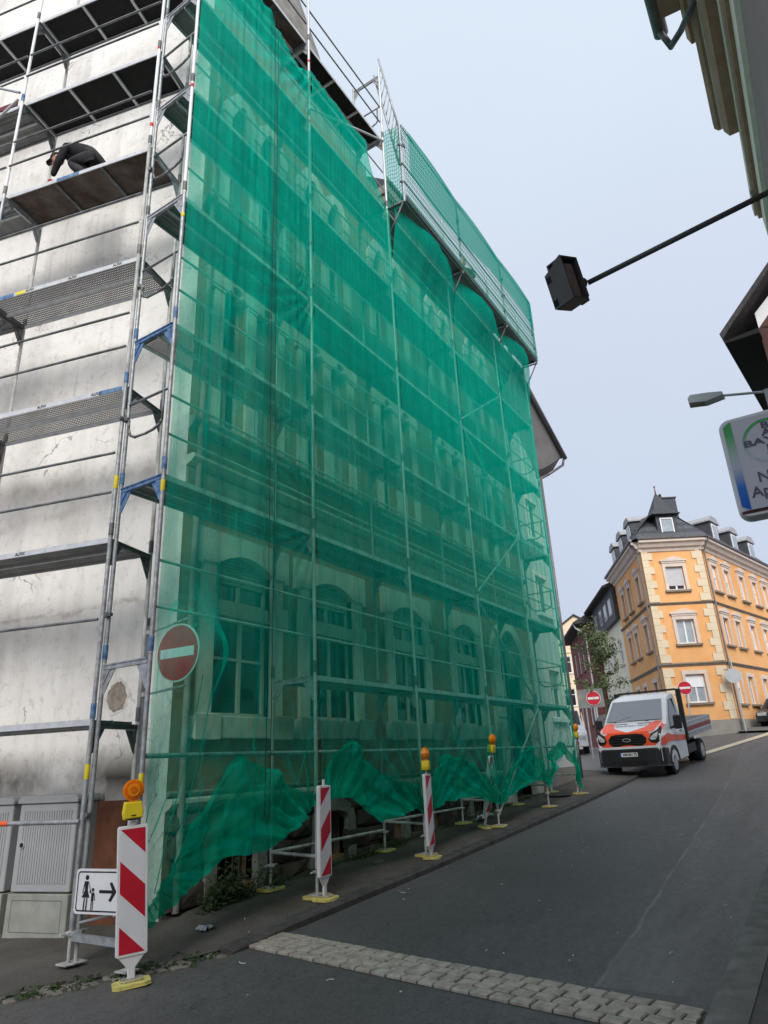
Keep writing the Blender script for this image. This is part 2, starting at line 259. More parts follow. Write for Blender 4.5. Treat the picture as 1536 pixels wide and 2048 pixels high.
# ------------------------------------------------------------------ mesh helpers
class Frame:                       # u along a wall, w outwards from it, z up
    def __init__(s, ox=0, oy=0, deg=0, sgn=1, oz=0):
        a = R(deg); s.o = Vector((ox, oy, oz)); s.d = Vector((math.cos(a), math.sin(a), 0)); s.nrm = Vector((math.sin(a), -math.cos(a), 0))*sgn
    def __call__(s, u, w, z): return s.o + s.d*u + s.nrm*w + Vector((0, 0, z))
ID = lambda x, y, z: Vector((x, y, z))
class MB:
    def __init__(s, fr=ID): s.v = []; s.f = []; s.mi = []; s.fr = fr; s.sm = False; s.uv = None
    def add(s, pts, faces, mi=0):
        o = len(s.v); s.v += [s.fr(*p) for p in pts]
        for f in faces: s.f.append([i+o for i in f]); s.mi.append(mi)
        return s
    def box(s, a0, a1, b0, b1, c0, c1, mi=0):
        p = [(x, y, z) for z in (c0, c1) for y in (b0, b1) for x in (a0, a1)]
        return s.add(p, [(0, 1, 3, 2), (4, 6, 7, 5), (0, 4, 5, 1), (2, 3, 7, 6), (0, 2, 6, 4), (1, 5, 7, 3)], mi)
    def quad(s, *p, mi=0): return s.add(p, [tuple(range(len(p)))], mi)
    def prism(s, poly, b0, b1, mi=0, axis='w'):       # poly in (u,z) extruded along w, or (u,w) along z, or (w,z) along u
        P = {'w': lambda p, t: (p[0], t, p[1]), 'z': lambda p, t: (p[0], p[1], t), 'u': lambda p, t: (t, p[0], p[1])}[axis]
        n = len(poly); pts = [P(p, b0) for p in poly] + [P(p, b1) for p in poly]
        return s.add(pts, [tuple(range(n)), tuple(range(n, 2*n))] + [(i, (i+1) % n, n+(i+1) % n, n+i) for i in range(n)], mi)
    def tube(s, p0, p1, r, n=8, r1=None, mi=0, caps=True):
        p0 = Vector(p0); p1 = Vector(p1); d = (p1-p0).normalized(); r1 = r if r1 is None else r1
        a = d.orthogonal().normalized(); b = d.cross(a); pts = []
        for p, q in ((p0, r), (p1, r1)):
            for i in range(n):
                t = 2*math.pi*i/n; pts.append(p + (a*math.cos(t) + b*math.sin(t))*q)
        fs = [(i, (i+1) % n, n+(i+1) % n, n+i) for i in range(n)]
        if caps: fs += [tuple(range(n)), tuple(range(n, 2*n))]
        return s.add(pts, fs, mi)
    def path(s, pts, r, n=6, mi=0):
        for a, b in zip(pts, pts[1:]):
            a = Vector(a); b = Vector(b); e = (b-a).normalized()*r*.5
            s.tube(a-e, b+e, r, n, mi=mi)
        return s
    def disc(s, c, nrm, r, th, n=20, ry=None, mi=0):
        nrm = Vector(nrm).normalized(); return s.tube(Vector(c)-nrm*th/2, Vector(c)+nrm*th/2, r, n, mi=mi)
    def ball(s, c, rx, ry=None, rz=None, nu=12, nv=8, mi=0):
        ry = ry or rx; rz = rz or rx; pts = []; fs = []
        for j in range(nv+1):
            t = math.pi*j/nv
            for i in range(nu):
                q = 2*math.pi*i/nu; pts.append((c[0]+rx*math.sin(t)*math.cos(q), c[1]+ry*math.sin(t)*math.sin(q), c[2]+rz*math.cos(t)))
        for j in range(nv):
            for i in range(nu): fs.append((j*nu+i, j*nu+(i+1) % nu, (j+1)*nu+(i+1) % nu, (j+1)*nu+i))
        return s.add(pts, fs, mi)
    def mesh(s, name, mats, off=Vector((0, 0, 0)), smooth=False, bevel=0):
        me = bpy.data.meshes.new(name); me.from_pydata([p-off for p in s.v], [], s.f)
        for m in (mats if isinstance(mats, (list, tuple)) else [mats]): me.materials.append(m)
        for p, i in zip(me.polygons, s.mi): p.material_index = i; p.use_smooth = smooth
        bm = bmesh.new(); bm.from_mesh(me)
        if smooth: bmesh.ops.remove_doubles(bm, verts=bm.verts, dist=1e-5)
        if bevel: bmesh.ops.bevel(bm, geom=bm.edges[:], offset=bevel, segments=1, affect='EDGES', clamp_overlap=True)
        bmesh.ops.recalc_face_normals(bm, faces=bm.faces); bm.to_mesh(me); bm.free()
        return me
    def build(s, name, mats, parent=None, smooth=False, bevel=0, base=None):
        off = wloc(parent) if parent is not None else Vector(base or (0, 0, 0))
        o = bpy.data.objects.new(name, s.mesh(name, mats, off, smooth, bevel)); COL.objects.link(o)
        if parent is not None: o.parent = parent
        else: o.location = off
        return o
def wloc(o):
    v = Vector(o.location)
    while o.parent: o = o.parent; v += Vector(o.location)
    return v
def thing(name, label, cat, loc, group=None):
    o = bpy.data.objects.new(name, None); COL.objects.link(o); o.location = loc; o.empty_display_size = .2
    return tag(o, label, cat, group)
def tag(o, label=None, cat=None, group=None, kind=None):
    for k_, v_ in (('label', label), ('category', cat), ('group', group), ('kind', kind)):
        if v_: o[k_] = v_
    return o
def link(name, me, parent, loc, rot=None, scale=None):         # one more object on a shared mesh
    o = bpy.data.objects.new(name, me); COL.objects.link(o); o.parent = parent; o.location = Vector(loc)-wloc(parent)
    if rot is not None:
        o.rotation_mode = 'QUATERNION'; o.rotation_quaternion = rot
    if scale is not None: o.scale = scale
    return o
_ut = {}
def tubeo(name, p0, p1, r, m, parent, n=8):                     # tube as a scaled copy of one unit tube
    key = (m.name, n, name)
    if key not in _ut:
        b = MB(); b.tube((0, 0, 0), (0, 0, 1), 1, n); _ut[key] = b.mesh(name, m, smooth=False)
        for p in _ut[key].polygons: p.use_smooth = len(p.vertices) == 4
    p0 = Vector(p0); p1 = Vector(p1); d = p1-p0
    return link(name, _ut[key], parent, p0, d.to_track_quat('Z', 'Y'), (r, r, d.length))
def copy_tree(o, parent=None):
    c_ = o.copy(); COL.objects.link(c_); c_.parent = parent
    for ch in list(o.children): copy_tree(ch, c_)
    return c_
def text_mesh(s, size, m, depth=.002, bold=0.0):
    cu = bpy.data.curves.new('lettering', 'FONT'); cu.body = s; cu.size = size; cu.extrude = depth; cu.offset = bold; cu.align_x = 'CENTER'; cu.align_y = 'CENTER'; cu.resolution_u = 3
    o = bpy.data.objects.new('lettering', cu); COL.objects.link(o)
    dg = bpy.context.evaluated_depsgraph_get(); me = bpy.data.meshes.new_from_object(o.evaluated_get(dg))
    bpy.data.objects.remove(o); me.materials.clear(); me.materials.append(m); return me
def place_text(name, s, size, m, parent, loc, ex, ey, bold=0.0):       # ex: reading direction, ey: up of the letters
    me = text_mesh(s, size, m, bold=bold); ex = Vector(ex).normalized(); ey = Vector(ey).normalized(); ez = ex.cross(ey)
    return link(name, me, parent, loc, Matrix((ex, ey, ez)).transposed().to_quaternion())
def arc(cx, cz, r, a0, a1, n=8, rz=None):
    rz = rz or r; return [(cx+r*math.cos(R(a0+(a1-a0)*i/n)), cz+rz*math.sin(R(a0+(a1-a0)*i/n))) for i in range(n+1)]
def wall_grid(mb, u0, u1, z0, z1, holes, depth=.28, mi=0, mi_rev=None, w=0):
    us = sorted({u0, u1, *[h[0] for h in holes], *[h[1] for h in holes]}); zs = sorted({z0, z1, *[h[2] for h in holes], *[h[3] for h in holes]})
    us = [x for x in us if u0 <= x <= u1]; zs = [x for x in zs if z0 <= x <= z1]
    for a, b in zip(us, us[1:]):
        for c_, d in zip(zs, zs[1:]):
            mu, mz = (a+b)/2, (c_+d)/2
            if any(h[0] < mu < h[1] and h[2] < mz < h[3] for h in holes): continue
            mb.quad((a, w, c_), (b, w, c_), (b, w, d), (a, w, d), mi=mi)
    for a, b, c_, d in [h[:4] for h in holes]:
        mr = mi if mi_rev is None else mi_rev
        for p in (((a, c_), (b, c_)), ((b, c_), (b, d)), ((b, d), (a, d)), ((a, d), (a, c_))):
            (x0, y0), (x1, y1) = p; mb.quad((x0, w, y0), (x1, w, y1), (x1, w-depth, y1), (x0, w-depth, y0), mi=mr)
# ------------------------------------------------------------------ ground
_gx = [-60, -5, 5.6, 9.25, 12.1, 16.7, 20.9, 25, 36, 50, 130]; _gz = [-2.3, -1.74, -1.615, -1.455, -1.305, -1.07, -.815, -.5, .5, 1.9, 8]
def _li(x):
    if x <= _gx[0]: return _gz[0]
    for a, b, c_, d in zip(_gx, _gx[1:], _gz, _gz[1:]):
        if x <= b: return c_ + (d-c_)*(x-a)/(b-a)
    return _gz[-1]
def road_z(x): return sum(_li(x+t) for t in (-1.2, -.6, 0, .6, 1.2))/5
def sstep(x, a, b): t = min(1, max(0, (x-a)/(b-a))); return t*t*(3-2*t)
def ground_z(x, y):
    z = road_z(x); return z + (min(z, .12)-z)*sstep(y, 6.5, 11)
def pave_z(x, y): return road_z(x) + .012 + sstep(x, 4.7, 6.6)*(.055 + max(0, y-5.35)*.065)
def sheet(name, xs, ys, zf, m, kind='structure', label=None):
    b = MB(); n = len(ys)
    pts = [(x, y if not callable(y) else y(x), 0) for x in xs for y in ys]; pts = [(x, y, zf(x, y)) for x, y, _ in pts]
    b.add(pts, [(i*n+j, (i+1)*n+j, (i+1)*n+j+1, i*n+j+1) for i in range(len(xs)-1) for j in range(n-1)])
    o = b.build(name, m, smooth=True); return tag(o, kind=kind, label=label)
def fr_(a, b, n): return [a+(b-a)*i/n for i in range(n+1)]
road = sheet('road', fr_(-60, 0, 20)+fr_(0.5, 40, 100)+fr_(41, 130, 30), [-40, -20, -8, -3, 0, 1, 2, 3, 4, 5, 6, 8, 12, 20, 40, 70], ground_z, m_asph)
pxs = fr_(-10, 4.5, 14)+fr_(4.6, 7, 16)+fr_(7.2, 22.6, 50)
edge = lambda x: 5.36 + max(0, 5.37-x)*.47
pave = sheet('pavement', pxs, [edge, lambda x: max(edge(x)+.4, 5.8), lambda x: max(edge(x)+.8, 6.3), lambda x: max(edge(x)+1.2, 6.8), lambda x: max(edge(x)+5, 11)], pave_z, m_pave)
# pavement on the right-hand side with its concrete gutter
sheet('right_pavement', fr_(-10, 34, 70), [-6, -2, 0, .93], lambda x, y: road_z(x)+.035, m_pave)
gut = sheet('gutter_strip', fr_(-6, 34, 66), [.86, .98, 1.06, 1.12], lambda x, y: road_z(x)+.042 - (.03 if y > 1.1 else 0), m_gutter)
# kerb stones of the left pavement
for i in range(18):
    x0 = 5.35 + i*.98; x1 = x0+.965; b = MB(); h0 = sstep(x0, 4.9, 6.6); h1 = sstep(x1, 4.9, 6.6)
    zt0, zt1 = pave_z(x0, 5.36)+.012, pave_z(x1, 5.36)+.012; yo = .004*rnd.uniform(-1, 1)
    yA, yB = 5.22+yo, 5.42+yo
    b.add([(x0, yA, road_z(x0)-.1), (x1, yA, road_z(x1)-.1), (x1, yB, road_z(x1)-.1), (x0, yB, road_z(x0)-.1), (x0, yA, zt0-.02), (x1, yA, zt1-.02), (x1, yB, zt1), (x0, yB, zt0), (x0, yA+.03, zt0), (x1, yA+.03, zt1)],
          [(0, 1, 5, 4), (4, 5, 9, 8), (8, 9, 6, 7), (0, 4, 8, 7, 3), (1, 2, 6, 9, 5), (2, 3, 7, 6), (0, 3, 2, 1)])
    b.build('kerb_stone', m_kerb, pave)
# granite sett strip across the lane
b = MB(); ysr = fr_(1.12, 5.24, 20)
nx = lambda y: 4.93 + .15*(y-1.05)
b.add([q for y in ysr for q in ((nx(y), y, road_z(nx(y))+.004), (nx(y)+.53, y, road_z(nx(y)+.5)+.004))], [(2*i, 2*i+1, 2*i+3, 2*i+2) for i in range(20)])
strip = tag(b.build('sett_strip', m_joint), kind='structure')
sett_meshes = []
for i in range(8):
    hw, hd = .5*rnd.uniform(.90, .94), .5*rnd.uniform(.88, .92); b = MB(); j = lambda s_=.03: rnd.uniform(-s_, s_)
    base = [(-hd, -hw, -.02), (hd, -hw, -.02), (hd, hw, -.02), (-hd, hw, -.02)]
    mid = [(x*(1+j(.03)), y*(1+j(.03)), .010+j(.002)) for x, y, _ in base]; top = [(x*.84+j(.02), y*.88+j(.02), .018+j(.003)) for x, y, _ in base]
    b.add(base+mid+top, [(0, 1, 5, 4), (1, 2, 6, 5), (2, 3, 7, 6), (3, 0, 4, 7), (4, 5, 9, 8), (5, 6, 10, 9), (6, 7, 11, 10), (7, 4, 8, 11), (8, 9, 10, 11)])
    sett_meshes.append(b.mesh('sett', m_sett))
for r_ in range(4):
    y = 1.14
    while y < 5.2:
        L = rnd.uniform(.15, .175) if y > 1.15 or r_ % 2 else .09; yc = y+L/2; x = nx(yc)+.066+r_*.132
        link('sett', rnd.choice(sett_meshes), strip, (x+rnd.uniform(-.003, .003), yc, road_z(x)+.008+rnd.uniform(-.002, .002)), Quaternion((0, 0, 1), -.148+rnd.uniform(-.02, .02)), (.128, L, 1))
        y += L
worn = []
for me in sett_meshes:
    m2_ = me.copy(); m2_.materials.clear(); m2_.materials.append(mat('worn_sett', (.15, .135, .11), .95, c2=(.27, .25, .215), scale=7, bump=.5, bscale=50)) if not worn else m2_.materials.append(worn[0].materials[0]); worn.append(m2_)
# worn setts of the old gutter round the corner
for i in range(34):
    x = 2.6+i*.082+rnd.uniform(-.02, .02); 
    if rnd.random() < .18: continue
    for q in range(2):
        yy = edge(x)-.05-q*.13+rnd.uniform(-.03, .03)
        o = link('sett', rnd.choice(worn), pave, (x, yy, road_z(x)+.000+rnd.uniform(-.006, .004)), Quaternion((0, 0, 1), -.44+rnd.uniform(-.3, .3)), (.085, .11, 1))
# white line by the far kerb
b = MB(); P0, P1 = Vector((25.5, 4.86, 0)), Vector((44, .45, 0)); dd = (P1-P0).normalized(); nn = Vector((-dd.y, dd.x, 0))*.2
pts = []
for i in range(21):
    p = P0.lerp(P1, i/20)
    for s_ in (-1, 1): q = p+nn*s_; pts.append((q.x, q.y, road_z(q.x)+.02))
b.add(pts, [(2*i, 2*i+1, 2*i+3, 2*i+2) for i in range(20)])
tag(b.build('road_marking', m_quoin), kind='structure')
# ================================================================== the scaffolded corner house
CX, CY = 5.72, 6.7
house = thing('corner_house', 'tall ochre brick corner house with pale gable, wrapped in green scaffold net', 'house', (CX, CY, -1.6))
FF = Frame(0, CY, 0)                                   # u = world X, w towards the street
XE = 18.05
axes = [(6.05, 7.70), (8.06, 9.80), (10.57, 12.25), (13.12, 14.75), (15.50, 17.20)]
def lights(a): m_ = (a[0]+a[1])/2; w_ = (a[1]-a[0]); return (a[0]+.2, m_-.1), (m_+.1, a[1]-.2)
holes = []
for i, a in enumerate(axes):
    if i < 4: holes.append((a[0]+.26, a[1]-.26, .66, 2.90))
    for l in lights(a):
        holes.append((l[0], l[1], 4.72, 7.36)); holes.append((l[0], l[1], 8.75, 11.45))
    if i < 4: holes.append((a[0]+.42, a[0]+1.12, -1.32+.07*i, -.66+.03*i))     # cellar lights
door = (15.62, 17.02, -1.05, 3.05); holes.append(door)
b = MB(FF); wall_grid(b, CX, XE, -1.7, 13.3, holes, .34)
b.add([(CX, -10, 13.3), (XE, -10, 13.3)], [])
b.quad((XE, 0, -1.7), (XE, -9, -1.7), (XE, -9, 13.3), (XE, 0, 13.3)); b.quad((CX+.02, -.6, 13.3), (XE, -.6, 13.3), (XE, -9, 13.3), (CX+.02, -9, 13.3))
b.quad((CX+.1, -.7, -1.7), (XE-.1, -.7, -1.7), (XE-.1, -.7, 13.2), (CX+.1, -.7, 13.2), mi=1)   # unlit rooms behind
b.build('front_wall', [m_brick, m_dark], house)
GF = Frame(CX, CY, 105, -1)                            # gable wall: u away from the corner, w outwards
b = MB(GF); us = fr_(0, 13, 26); zs = fr_(-1.75, 16.5, 36)
b.add([(u, sstep(u, 1.3, 3)*(.03*math.sin(z*3.1+.6*math.sin(u*.8))+.02*math.sin(u*2.3+z)), z) for u in us for z in zs], [(i*37+j, (i+1)*37+j, (i+1)*37+j+1, i*37+j+1) for i in range(26) for j in range(36)])
b.build('gable_wall', m_gable, house, smooth=True)
# broken-out patch of render by the corner
def blob(cx, cz, rx, rz, n, jit, seed):
    q = random.Random(seed); return [(cx+rx*(1+q.uniform(-jit, jit))*math.cos(2*math.pi*i/n), cz+rz*(1+q.uniform(-jit, jit))*math.sin(2*math.pi*i/n)) for i in range(n)]
b = MB(GF); b.prism(blob(.80, .93, .175, .22, 30, .10, 3), .0, .006, mi=0); b.prism(blob(.79, .92, .14, .185, 30, .10, 5), .003, .008, mi=1)
b.build('bare_patch', [mat('broken_render_edge', (.62, .60, .56), .95), mat('bare_mortar', (.27, .23, .19), .95, .25, 14, bump=.5)], house)
b = MB(GF); b.box(.45, .92, .04, .09, -1.62, -.27); b.build('board', m_rust, house)
# upper gable of the front (dwarf gable) with shaped shoulder
b = MB(FF); b.prism([(CX, 13.3), (11.1, 13.3), (11.05, 13.45), (10.75, 13.42), (10.7, 13.68), (10.2, 13.7), (10.15, 13.88), (9.68, 13.9), (9.55, 14.3), (8.9, 15.6), (8.2, 16.6), (7.6, 17.4), (6.2, 17.4), (CX, 16.6)], -.35, 0)
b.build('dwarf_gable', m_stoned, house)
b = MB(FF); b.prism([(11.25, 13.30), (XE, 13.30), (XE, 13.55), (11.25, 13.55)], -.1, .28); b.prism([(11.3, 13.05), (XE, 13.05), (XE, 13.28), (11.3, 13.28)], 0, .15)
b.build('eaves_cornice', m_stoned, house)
b = MB(FF); b.prism([(.30, 13.56), (.36, 13.62), (-4, 17.2), (-9, 17.2), (-9, 13.6)], 11.3, XE, axis='u'); b.build('roof', m_slate, house)
# slate-hung dormer whose flank shows above the top deck
b = MB(FF); b.prism([(.1, 15.2), (-.35, 17.6), (-2.2, 18.6), (-2.2, 15.2)], 6.3, 7.15, axis='u'); b.prism([(.25, 17.4), (-.9, 18.5), (-2.4, 19.2), (-2.4, 18.9), (-.9, 18.2), (.25, 17.25)], 6.15, 7.35, axis='u', mi=1)
d_ = b.build('dormer', [m_slate, m_tile], house)
b = MB(FF); b.box(6.5, 6.95, .08, .16, 15.5, 16.9); b.build('window', m_mauve, d_)
# string courses, cornices
def course(z0, z1, w, m, u0=CX, u1=XE, name='string_course'):
    b = MB(FF); b.prism([(0, z0), (w*.55, z0+(z1-z0)*.25), (w, z0+(z1-z0)*.6), (w, z1-.02), (w*.8, z1), (0, z1)], u0, u1, axis='u'); return b.build(name, m, house)
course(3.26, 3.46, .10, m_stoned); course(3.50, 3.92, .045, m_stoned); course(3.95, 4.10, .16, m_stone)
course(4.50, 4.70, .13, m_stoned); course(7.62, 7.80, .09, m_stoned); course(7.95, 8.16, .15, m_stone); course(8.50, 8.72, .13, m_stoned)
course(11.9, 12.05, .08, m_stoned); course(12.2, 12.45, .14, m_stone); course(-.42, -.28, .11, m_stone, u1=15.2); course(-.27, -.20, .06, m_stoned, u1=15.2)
# stone surrounds and windows
def lintel_poly(u0, u1, z0, z1, cuts):
    """outline: flat top, lower edge following each light's head; cuts = list of point lists, left to right"""
    p = [(u0, z1), (u0, z0)]
    for c_ in cuts: p += c_
    return p + [(u1, z0), (u1, z1)]
def frame_window(parent, fr, a, c_, z0, z1, w, name='window', t=.055, mull=None, bar=None, shutter=0, curtain=False, gm=None, fm=None):
    b = MB(fr); b.box(a, a+t, w-.05, w, z0, z1); b.box(c_-t, c_, w-.05, w, z0, z1); b.box(a+t, c_-t, w-.05, w, z0, z0+t); b.box(a+t, c_-t, w-.05, w, z1-t, z1)
    for m_ in (mull or []): b.box(m_-t*.55, m_+t*.55, w-.05, w+.004, z0+t, z1-t)
    for z_ in (bar or []):
        xs = [a+t]+[x for m_ in (mull or []) for x in (m_-t*.55, m_+t*.55)]+[c_-t]
        for q in range(0, len(xs), 2): b.box(xs[q], xs[q+1], w-.045, w-.004, z_-t*.35, z_+t*.35)
    o = b.build(name, fm or m_frame, parent)
    b = MB(fr); b.quad((a+t*.5, w-.03, z0+t*.5), (c_-t*.5, w-.03, z0+t*.5), (c_-t*.5, w-.03, z1-t*.5), (a+t*.5, w-.03, z1-t*.5)); b.build('pane', gm or m_glass, o)
    if curtain:
        b = MB(fr); n_ = 10; xs = fr_(a+t, c_-t, n_*2)
        b.add([(x, w-.11-.02*(i % 2), z) for i, x in enumerate(xs) for z in (z0+.05, z1-.05)], [(2*i, 2*i+2, 2*i+3, 2*i+1) for i in range(len(xs)-1)]); b.build('curtain', m_curt, o)
    if shutter:
        b = MB(fr); z = z1-t
        while z > z1-shutter: b.prism([(w+.0, z), (w+.018, z-.012), (w+.018, z-.036), (w, z-.048)], a+.01, c_-.01, axis='u'); z -= .05
        b.build('roller_shutter', m_shut, o)
    return o
for i, a in enumerate(axes):
    a0, a1 = a; m_ = (a0+a1)/2
    if i < 4:                                          # ground floor: segmental head, stone transom, block sill
        o0, o1 = a0+.26, a1-.26; hw = (o1-o0)/2
        head = [(m_-hw+2*hw*t/10, 2.66+.19*(1-(t/5-1)**2)) for t in range(11)]
        b = MB(FF); b.prism(lintel_poly(a0, a1, 2.66, 3.12, [head]), -.12, .075); b.box(a0-.09, a0, 0, .075, 2.62, 3.12); b.box(a1, a1+.09, 0, .075, 2.62, 3.12)
        s_ = b.build('window_surround', m_stone, house)
        b = MB(FF)
        for (x0, x1) in ((a0+.02, o0), (o1, a1-.02)): b.box(x0, x1, -.12, .055, .66, 2.657)
        b.build('jamb', m_stone, house)
        b = MB(FF); b.box(o0+.002, o1-.002, -.18, .02, 1.98, 2.17); b.box(a0-.07, a0+.26, .056, .08, 1.93, 2.22); b.box(a1-.26, a1+.07, .056, .08, 1.93, 2.22); b.build('transom', m_stone, house)
        b = MB(FF); b.box(a0-.06, a1+.06, -.2, .14, .38, .655); b.box(a0-.1, a0+.34, .142, .17, .36, .68); b.box(a1-.34, a1+.1, .142, .17, .36, .68); b.build('sill', m_stone, house, bevel=.012)
        frame_window(house, FF, o0, o1, .66, 1.98, -.09, mull=[m_+.06], bar=[1.42] if i == 0 else None, curtain=(i in (2, 3)))
        frame_window(house, FF, o0, o1, 2.17, 2.90, -.09, mull=[m_], shutter=.42)
        # cellar light with whitewashed jambs and bars
        c0, c1 = a0+.42, a0+1.12; zb = -1.32+.07*i; zt = -.66+.03*i; b = MB(FF)
        b.prism(arc((c0+c1)/2, zt-.12, .52, 0, 180, 10, .30)+[(c0, zt-.12)]+list(reversed(arc((c0+c1)/2, zt-.12, .35, 0, 180, 10, .12)))+[(c1, zt-.12)], -.1, .10)
        b.box(c0-.18, c0, -.1, .10, zb-.25, zt-.122); b.box(c1, c1+.18, -.1, .10, zb-.25, zt-.122); b.build('cellar_surround', mat('grey_limewash', (.23, .225, .20), .95, .3, 5, bump=.4), house)
        b = MB(FF)
        for q in range(6): b.tube((c0+.06+q*.116, -.06, zb), (c0+.06+q*.116, -.06, zt+.02), .009, 6)
        b.build('cellar_bars', m_steeld, house)
    # first floor: paired lights with trefoil heads
    cuts = []; cuts2 = []
    for l in lights(a):
        c_ = (l[0]+l[1])/2; r_ = (l[1]-l[0])/2
        p = arc(c_-r_*.55, 7.10, r_*.45, 180, 55, 5)+arc(c_, 7.25, r_*.47, 160, 20, 7, .11)+arc(c_+r_*.55, 7.10, r_*.45, 125, 0, 5); cuts.append(p)
        h = r_; cuts2.append([(l[0], 10.9)]+[(c_-h+h*2*t/8, 10.9+.50*(1-abs(2*t/8-1)**1.7)) for t in range(1, 8)]+[(l[1], 10.9)])
    b = MB(FF); b.prism(lintel_poly(a0-.06, a1+.08, 7.10, 7.52, cuts), -.25, .07); b.build('lintel', m_stone, house)
    b = MB(FF); b.prism([(a0-.02, 10.9), (a0-.02, 11.1), (a0+.28, 11.62), (a0+.42, 11.80), (a0+.56, 11.62), (m_, 11.30), (a1-.56, 11.62), (a1-.42, 11.80), (a1-.28, 11.62), (a1+.02, 11.1), (a1+.02, 10.9)]+[q for cc in reversed(cuts2) for q in reversed(cc)], -.25, .07)
    for c_ in ((a0+.42), (a1-.42)):
        b.prism([(c_-.05, 11.8), (c_+.05, 11.8), (c_+.03, 11.95), (c_+.1, 12.0), (c_, 12.12), (c_-.1, 12.0), (c_-.03, 11.95)], .0, .10)
    b.build('hood', m_stone, house)
    for (zb, zt) in ((4.72, 7.098), (8.75, 10.898)):
        b = MB(FF)
        for l, r_ in ((a0, a0+.2), (m_-.1, m_+.1), (a1-.2, a1)): b.box(l+.002, r_-.002, -.22, .05, zb, zt)
        b.build('jamb', m_stone, house); b = MB(FF); b.box(a0-.05, a1+.05, -.2, .12, zb-.16, zb-.002); b.build('sill', m_stone, house)
    for j, l in enumerate(lights(a)):
        frame_window(house, FF, l[0], l[1], 4.72, 7.34, -.16, bar=None, mull=None, curtain=(i+j) % 2 == 0, gm=m_wglass if j else m_glass)
        b = MB(FF); b.box(l[0]+.055, l[1]-.055, -.205, -.158, 6.2, 6.3); b.box((l[0]+l[1])/2-.03, (l[0]+l[1])/2+.03, -.205, -.156, 4.78, 6.198); b.build('glazing_bar', m_white if j else m_frame, house)
        frame_window(house, FF, l[0], l[1], 8.75, 11.42, -.16, bar=[10.2], mull=[(l[0]+l[1])/2], curtain=(i+j) % 2 == 1, gm=m_wglass if (i+j) % 3 == 0 else m_glass)
# main door in its pointed portal
b = MB(FF); dm = 16.32
b.prism([(15.2, -1.1), (15.2, 2.0)]+arc(dm, 2.0, 1.12, 180, 0, 12, 1.25)+[(17.44, -1.1), (17.02, -1.1), (17.02, 1.9)]+list(reversed(arc(dm, 1.9, .70, 180, 0, 12, 1.12)))+[(15.62, -1.1)], -.3, .12)
for q in range(6): b.box(15.16, 15.6, .122, .15, -1.0+q*.47, -.60+q*.47); b.box(17.04, 17.48, .122, .15, -1.0+q*.47, -.60+q*.47)
b.build('portal', m_stone, house)
b = MB(FF); b.box(15.64, 17.0, -.3, -.22, -1.05, 1.3); b.box(15.64, 17.0, -.3, -.2, 1.32, 1.42); b.box(15.75, 16.26, -.218, -.2, -.8, .2); b.box(16.38, 16.9, -.218, -.2, -.8, .2)
dr = b.build('door', mat('green_black_door', (.03, .05, .045), .5), house); b = MB(FF); b.tube((16.30, -.2, .0), (16.30, -.12, .0), .02); b.build('handle', m_steel, dr)
# rubble plinth: separate rough blocks
q = random.Random(4)
cell = [(a[0]+.42-.2, a[0]+1.12+.2) for a in axes[:4]]
for row in range(5):
    u = CX+.01+q.uniform(0, .1)
    while u < 15.1:
        L = q.uniform(.28, .62); u1 = min(u+L, 15.15); z0 = -1.72+row*.27; z1 = z0+.262
        base = pave_z((u+u1)/2, 6.6)
        if z1 > base and not any(c0 < (u+u1)/2 < c1 for c0, c1 in cell) and u1-u > .1:
            b = MB(FF); d1 = q.uniform(.05, .105); j = lambda: q.uniform(-.018, .018)
            z1c = min(z1, -.44)
            bp_ = [(u+.008, 0, z0), (u1-.008, 0, z0), (u1-.008, 0, z1c), (u+.008, 0, z1c)]
            tp = [(u+.03+j(), d1+j(), z0+.025+j()), (u1-.03+j(), d1+j(), z0+.025+j()), (u1-.03+j(), d1+j(), z1c-.025+j()), (u+.03+j(), d1+j(), z1c-.025+j())]
            cm = ((u+u1)/2, d1+.03+j(), (z0+z1c)/2)
            b.add(bp_+tp+[cm], [(0, 1, 5, 4), (1, 2, 6, 5), (2, 3, 7, 6), (3, 0, 4, 7), (4, 5, 8), (5, 6, 8), (6, 7, 8), (7, 4, 8)])
            b.build('plinth_stone', m_base, house)
        u = u1
# rain pipe beside the corner
b = MB(FF); b.tube((CX+.15, .09, -1.45), (CX+.15, .09, 13.1), .042, 10); b.build('downpipe', m_stoned, house)
# ================================================================== pale neighbour beyond it
nb = thing('plastered_house', 'pale plastered house with wide white eaves, next uphill from the netted house', 'house', (18.1, CY, -1.2))
NW = [(19.15, 20.15, 6.3, 7.6), (19.15, 20.15, 3.95, 5.1), (19.3, 20.25, .95, 2.3)]
b = MB(FF); wall_grid(b, XE+.01, 20.6, -1.3, 10.2, NW, .2); b.quad((20.6, 0, -1.3), (20.6, -9, -1.3), (20.6, -9, 10.2), (20.6, 0, 10.2)); b.quad((18.2, -.6, -1), (20.5, -.6, -1), (20.5, -.6, 10), (18.2, -.6, 10), mi=1)
b.build('wall', [m_pale, m_dark], nb)
for (a, c_, z0, z1) in NW:
    w_ = frame_window(nb, FF, a, c_, z0, z1, -.08, mull=[(a+c_)/2], fm=m_white, shutter=.5 if z0 < 2 else 0)
    b = MB(FF); b.box(a-.12, c_+.12, .002, .12, z0-.1, z0-.005); b.build('sill', m_white, w_)
    b = MB(FF); b.box(a-.14, a-.002, .002, .03, z0, z1+.12); b.box(c_+.002, c_+.14, .002, .03, z0, z1+.12); b.box(a, c_, .002, .03, z1+.003, z1+.12); b.build('surround', m_cline, w_)
b = MB(); n_ = 10                                       # sagging white soffit under the sloping verge
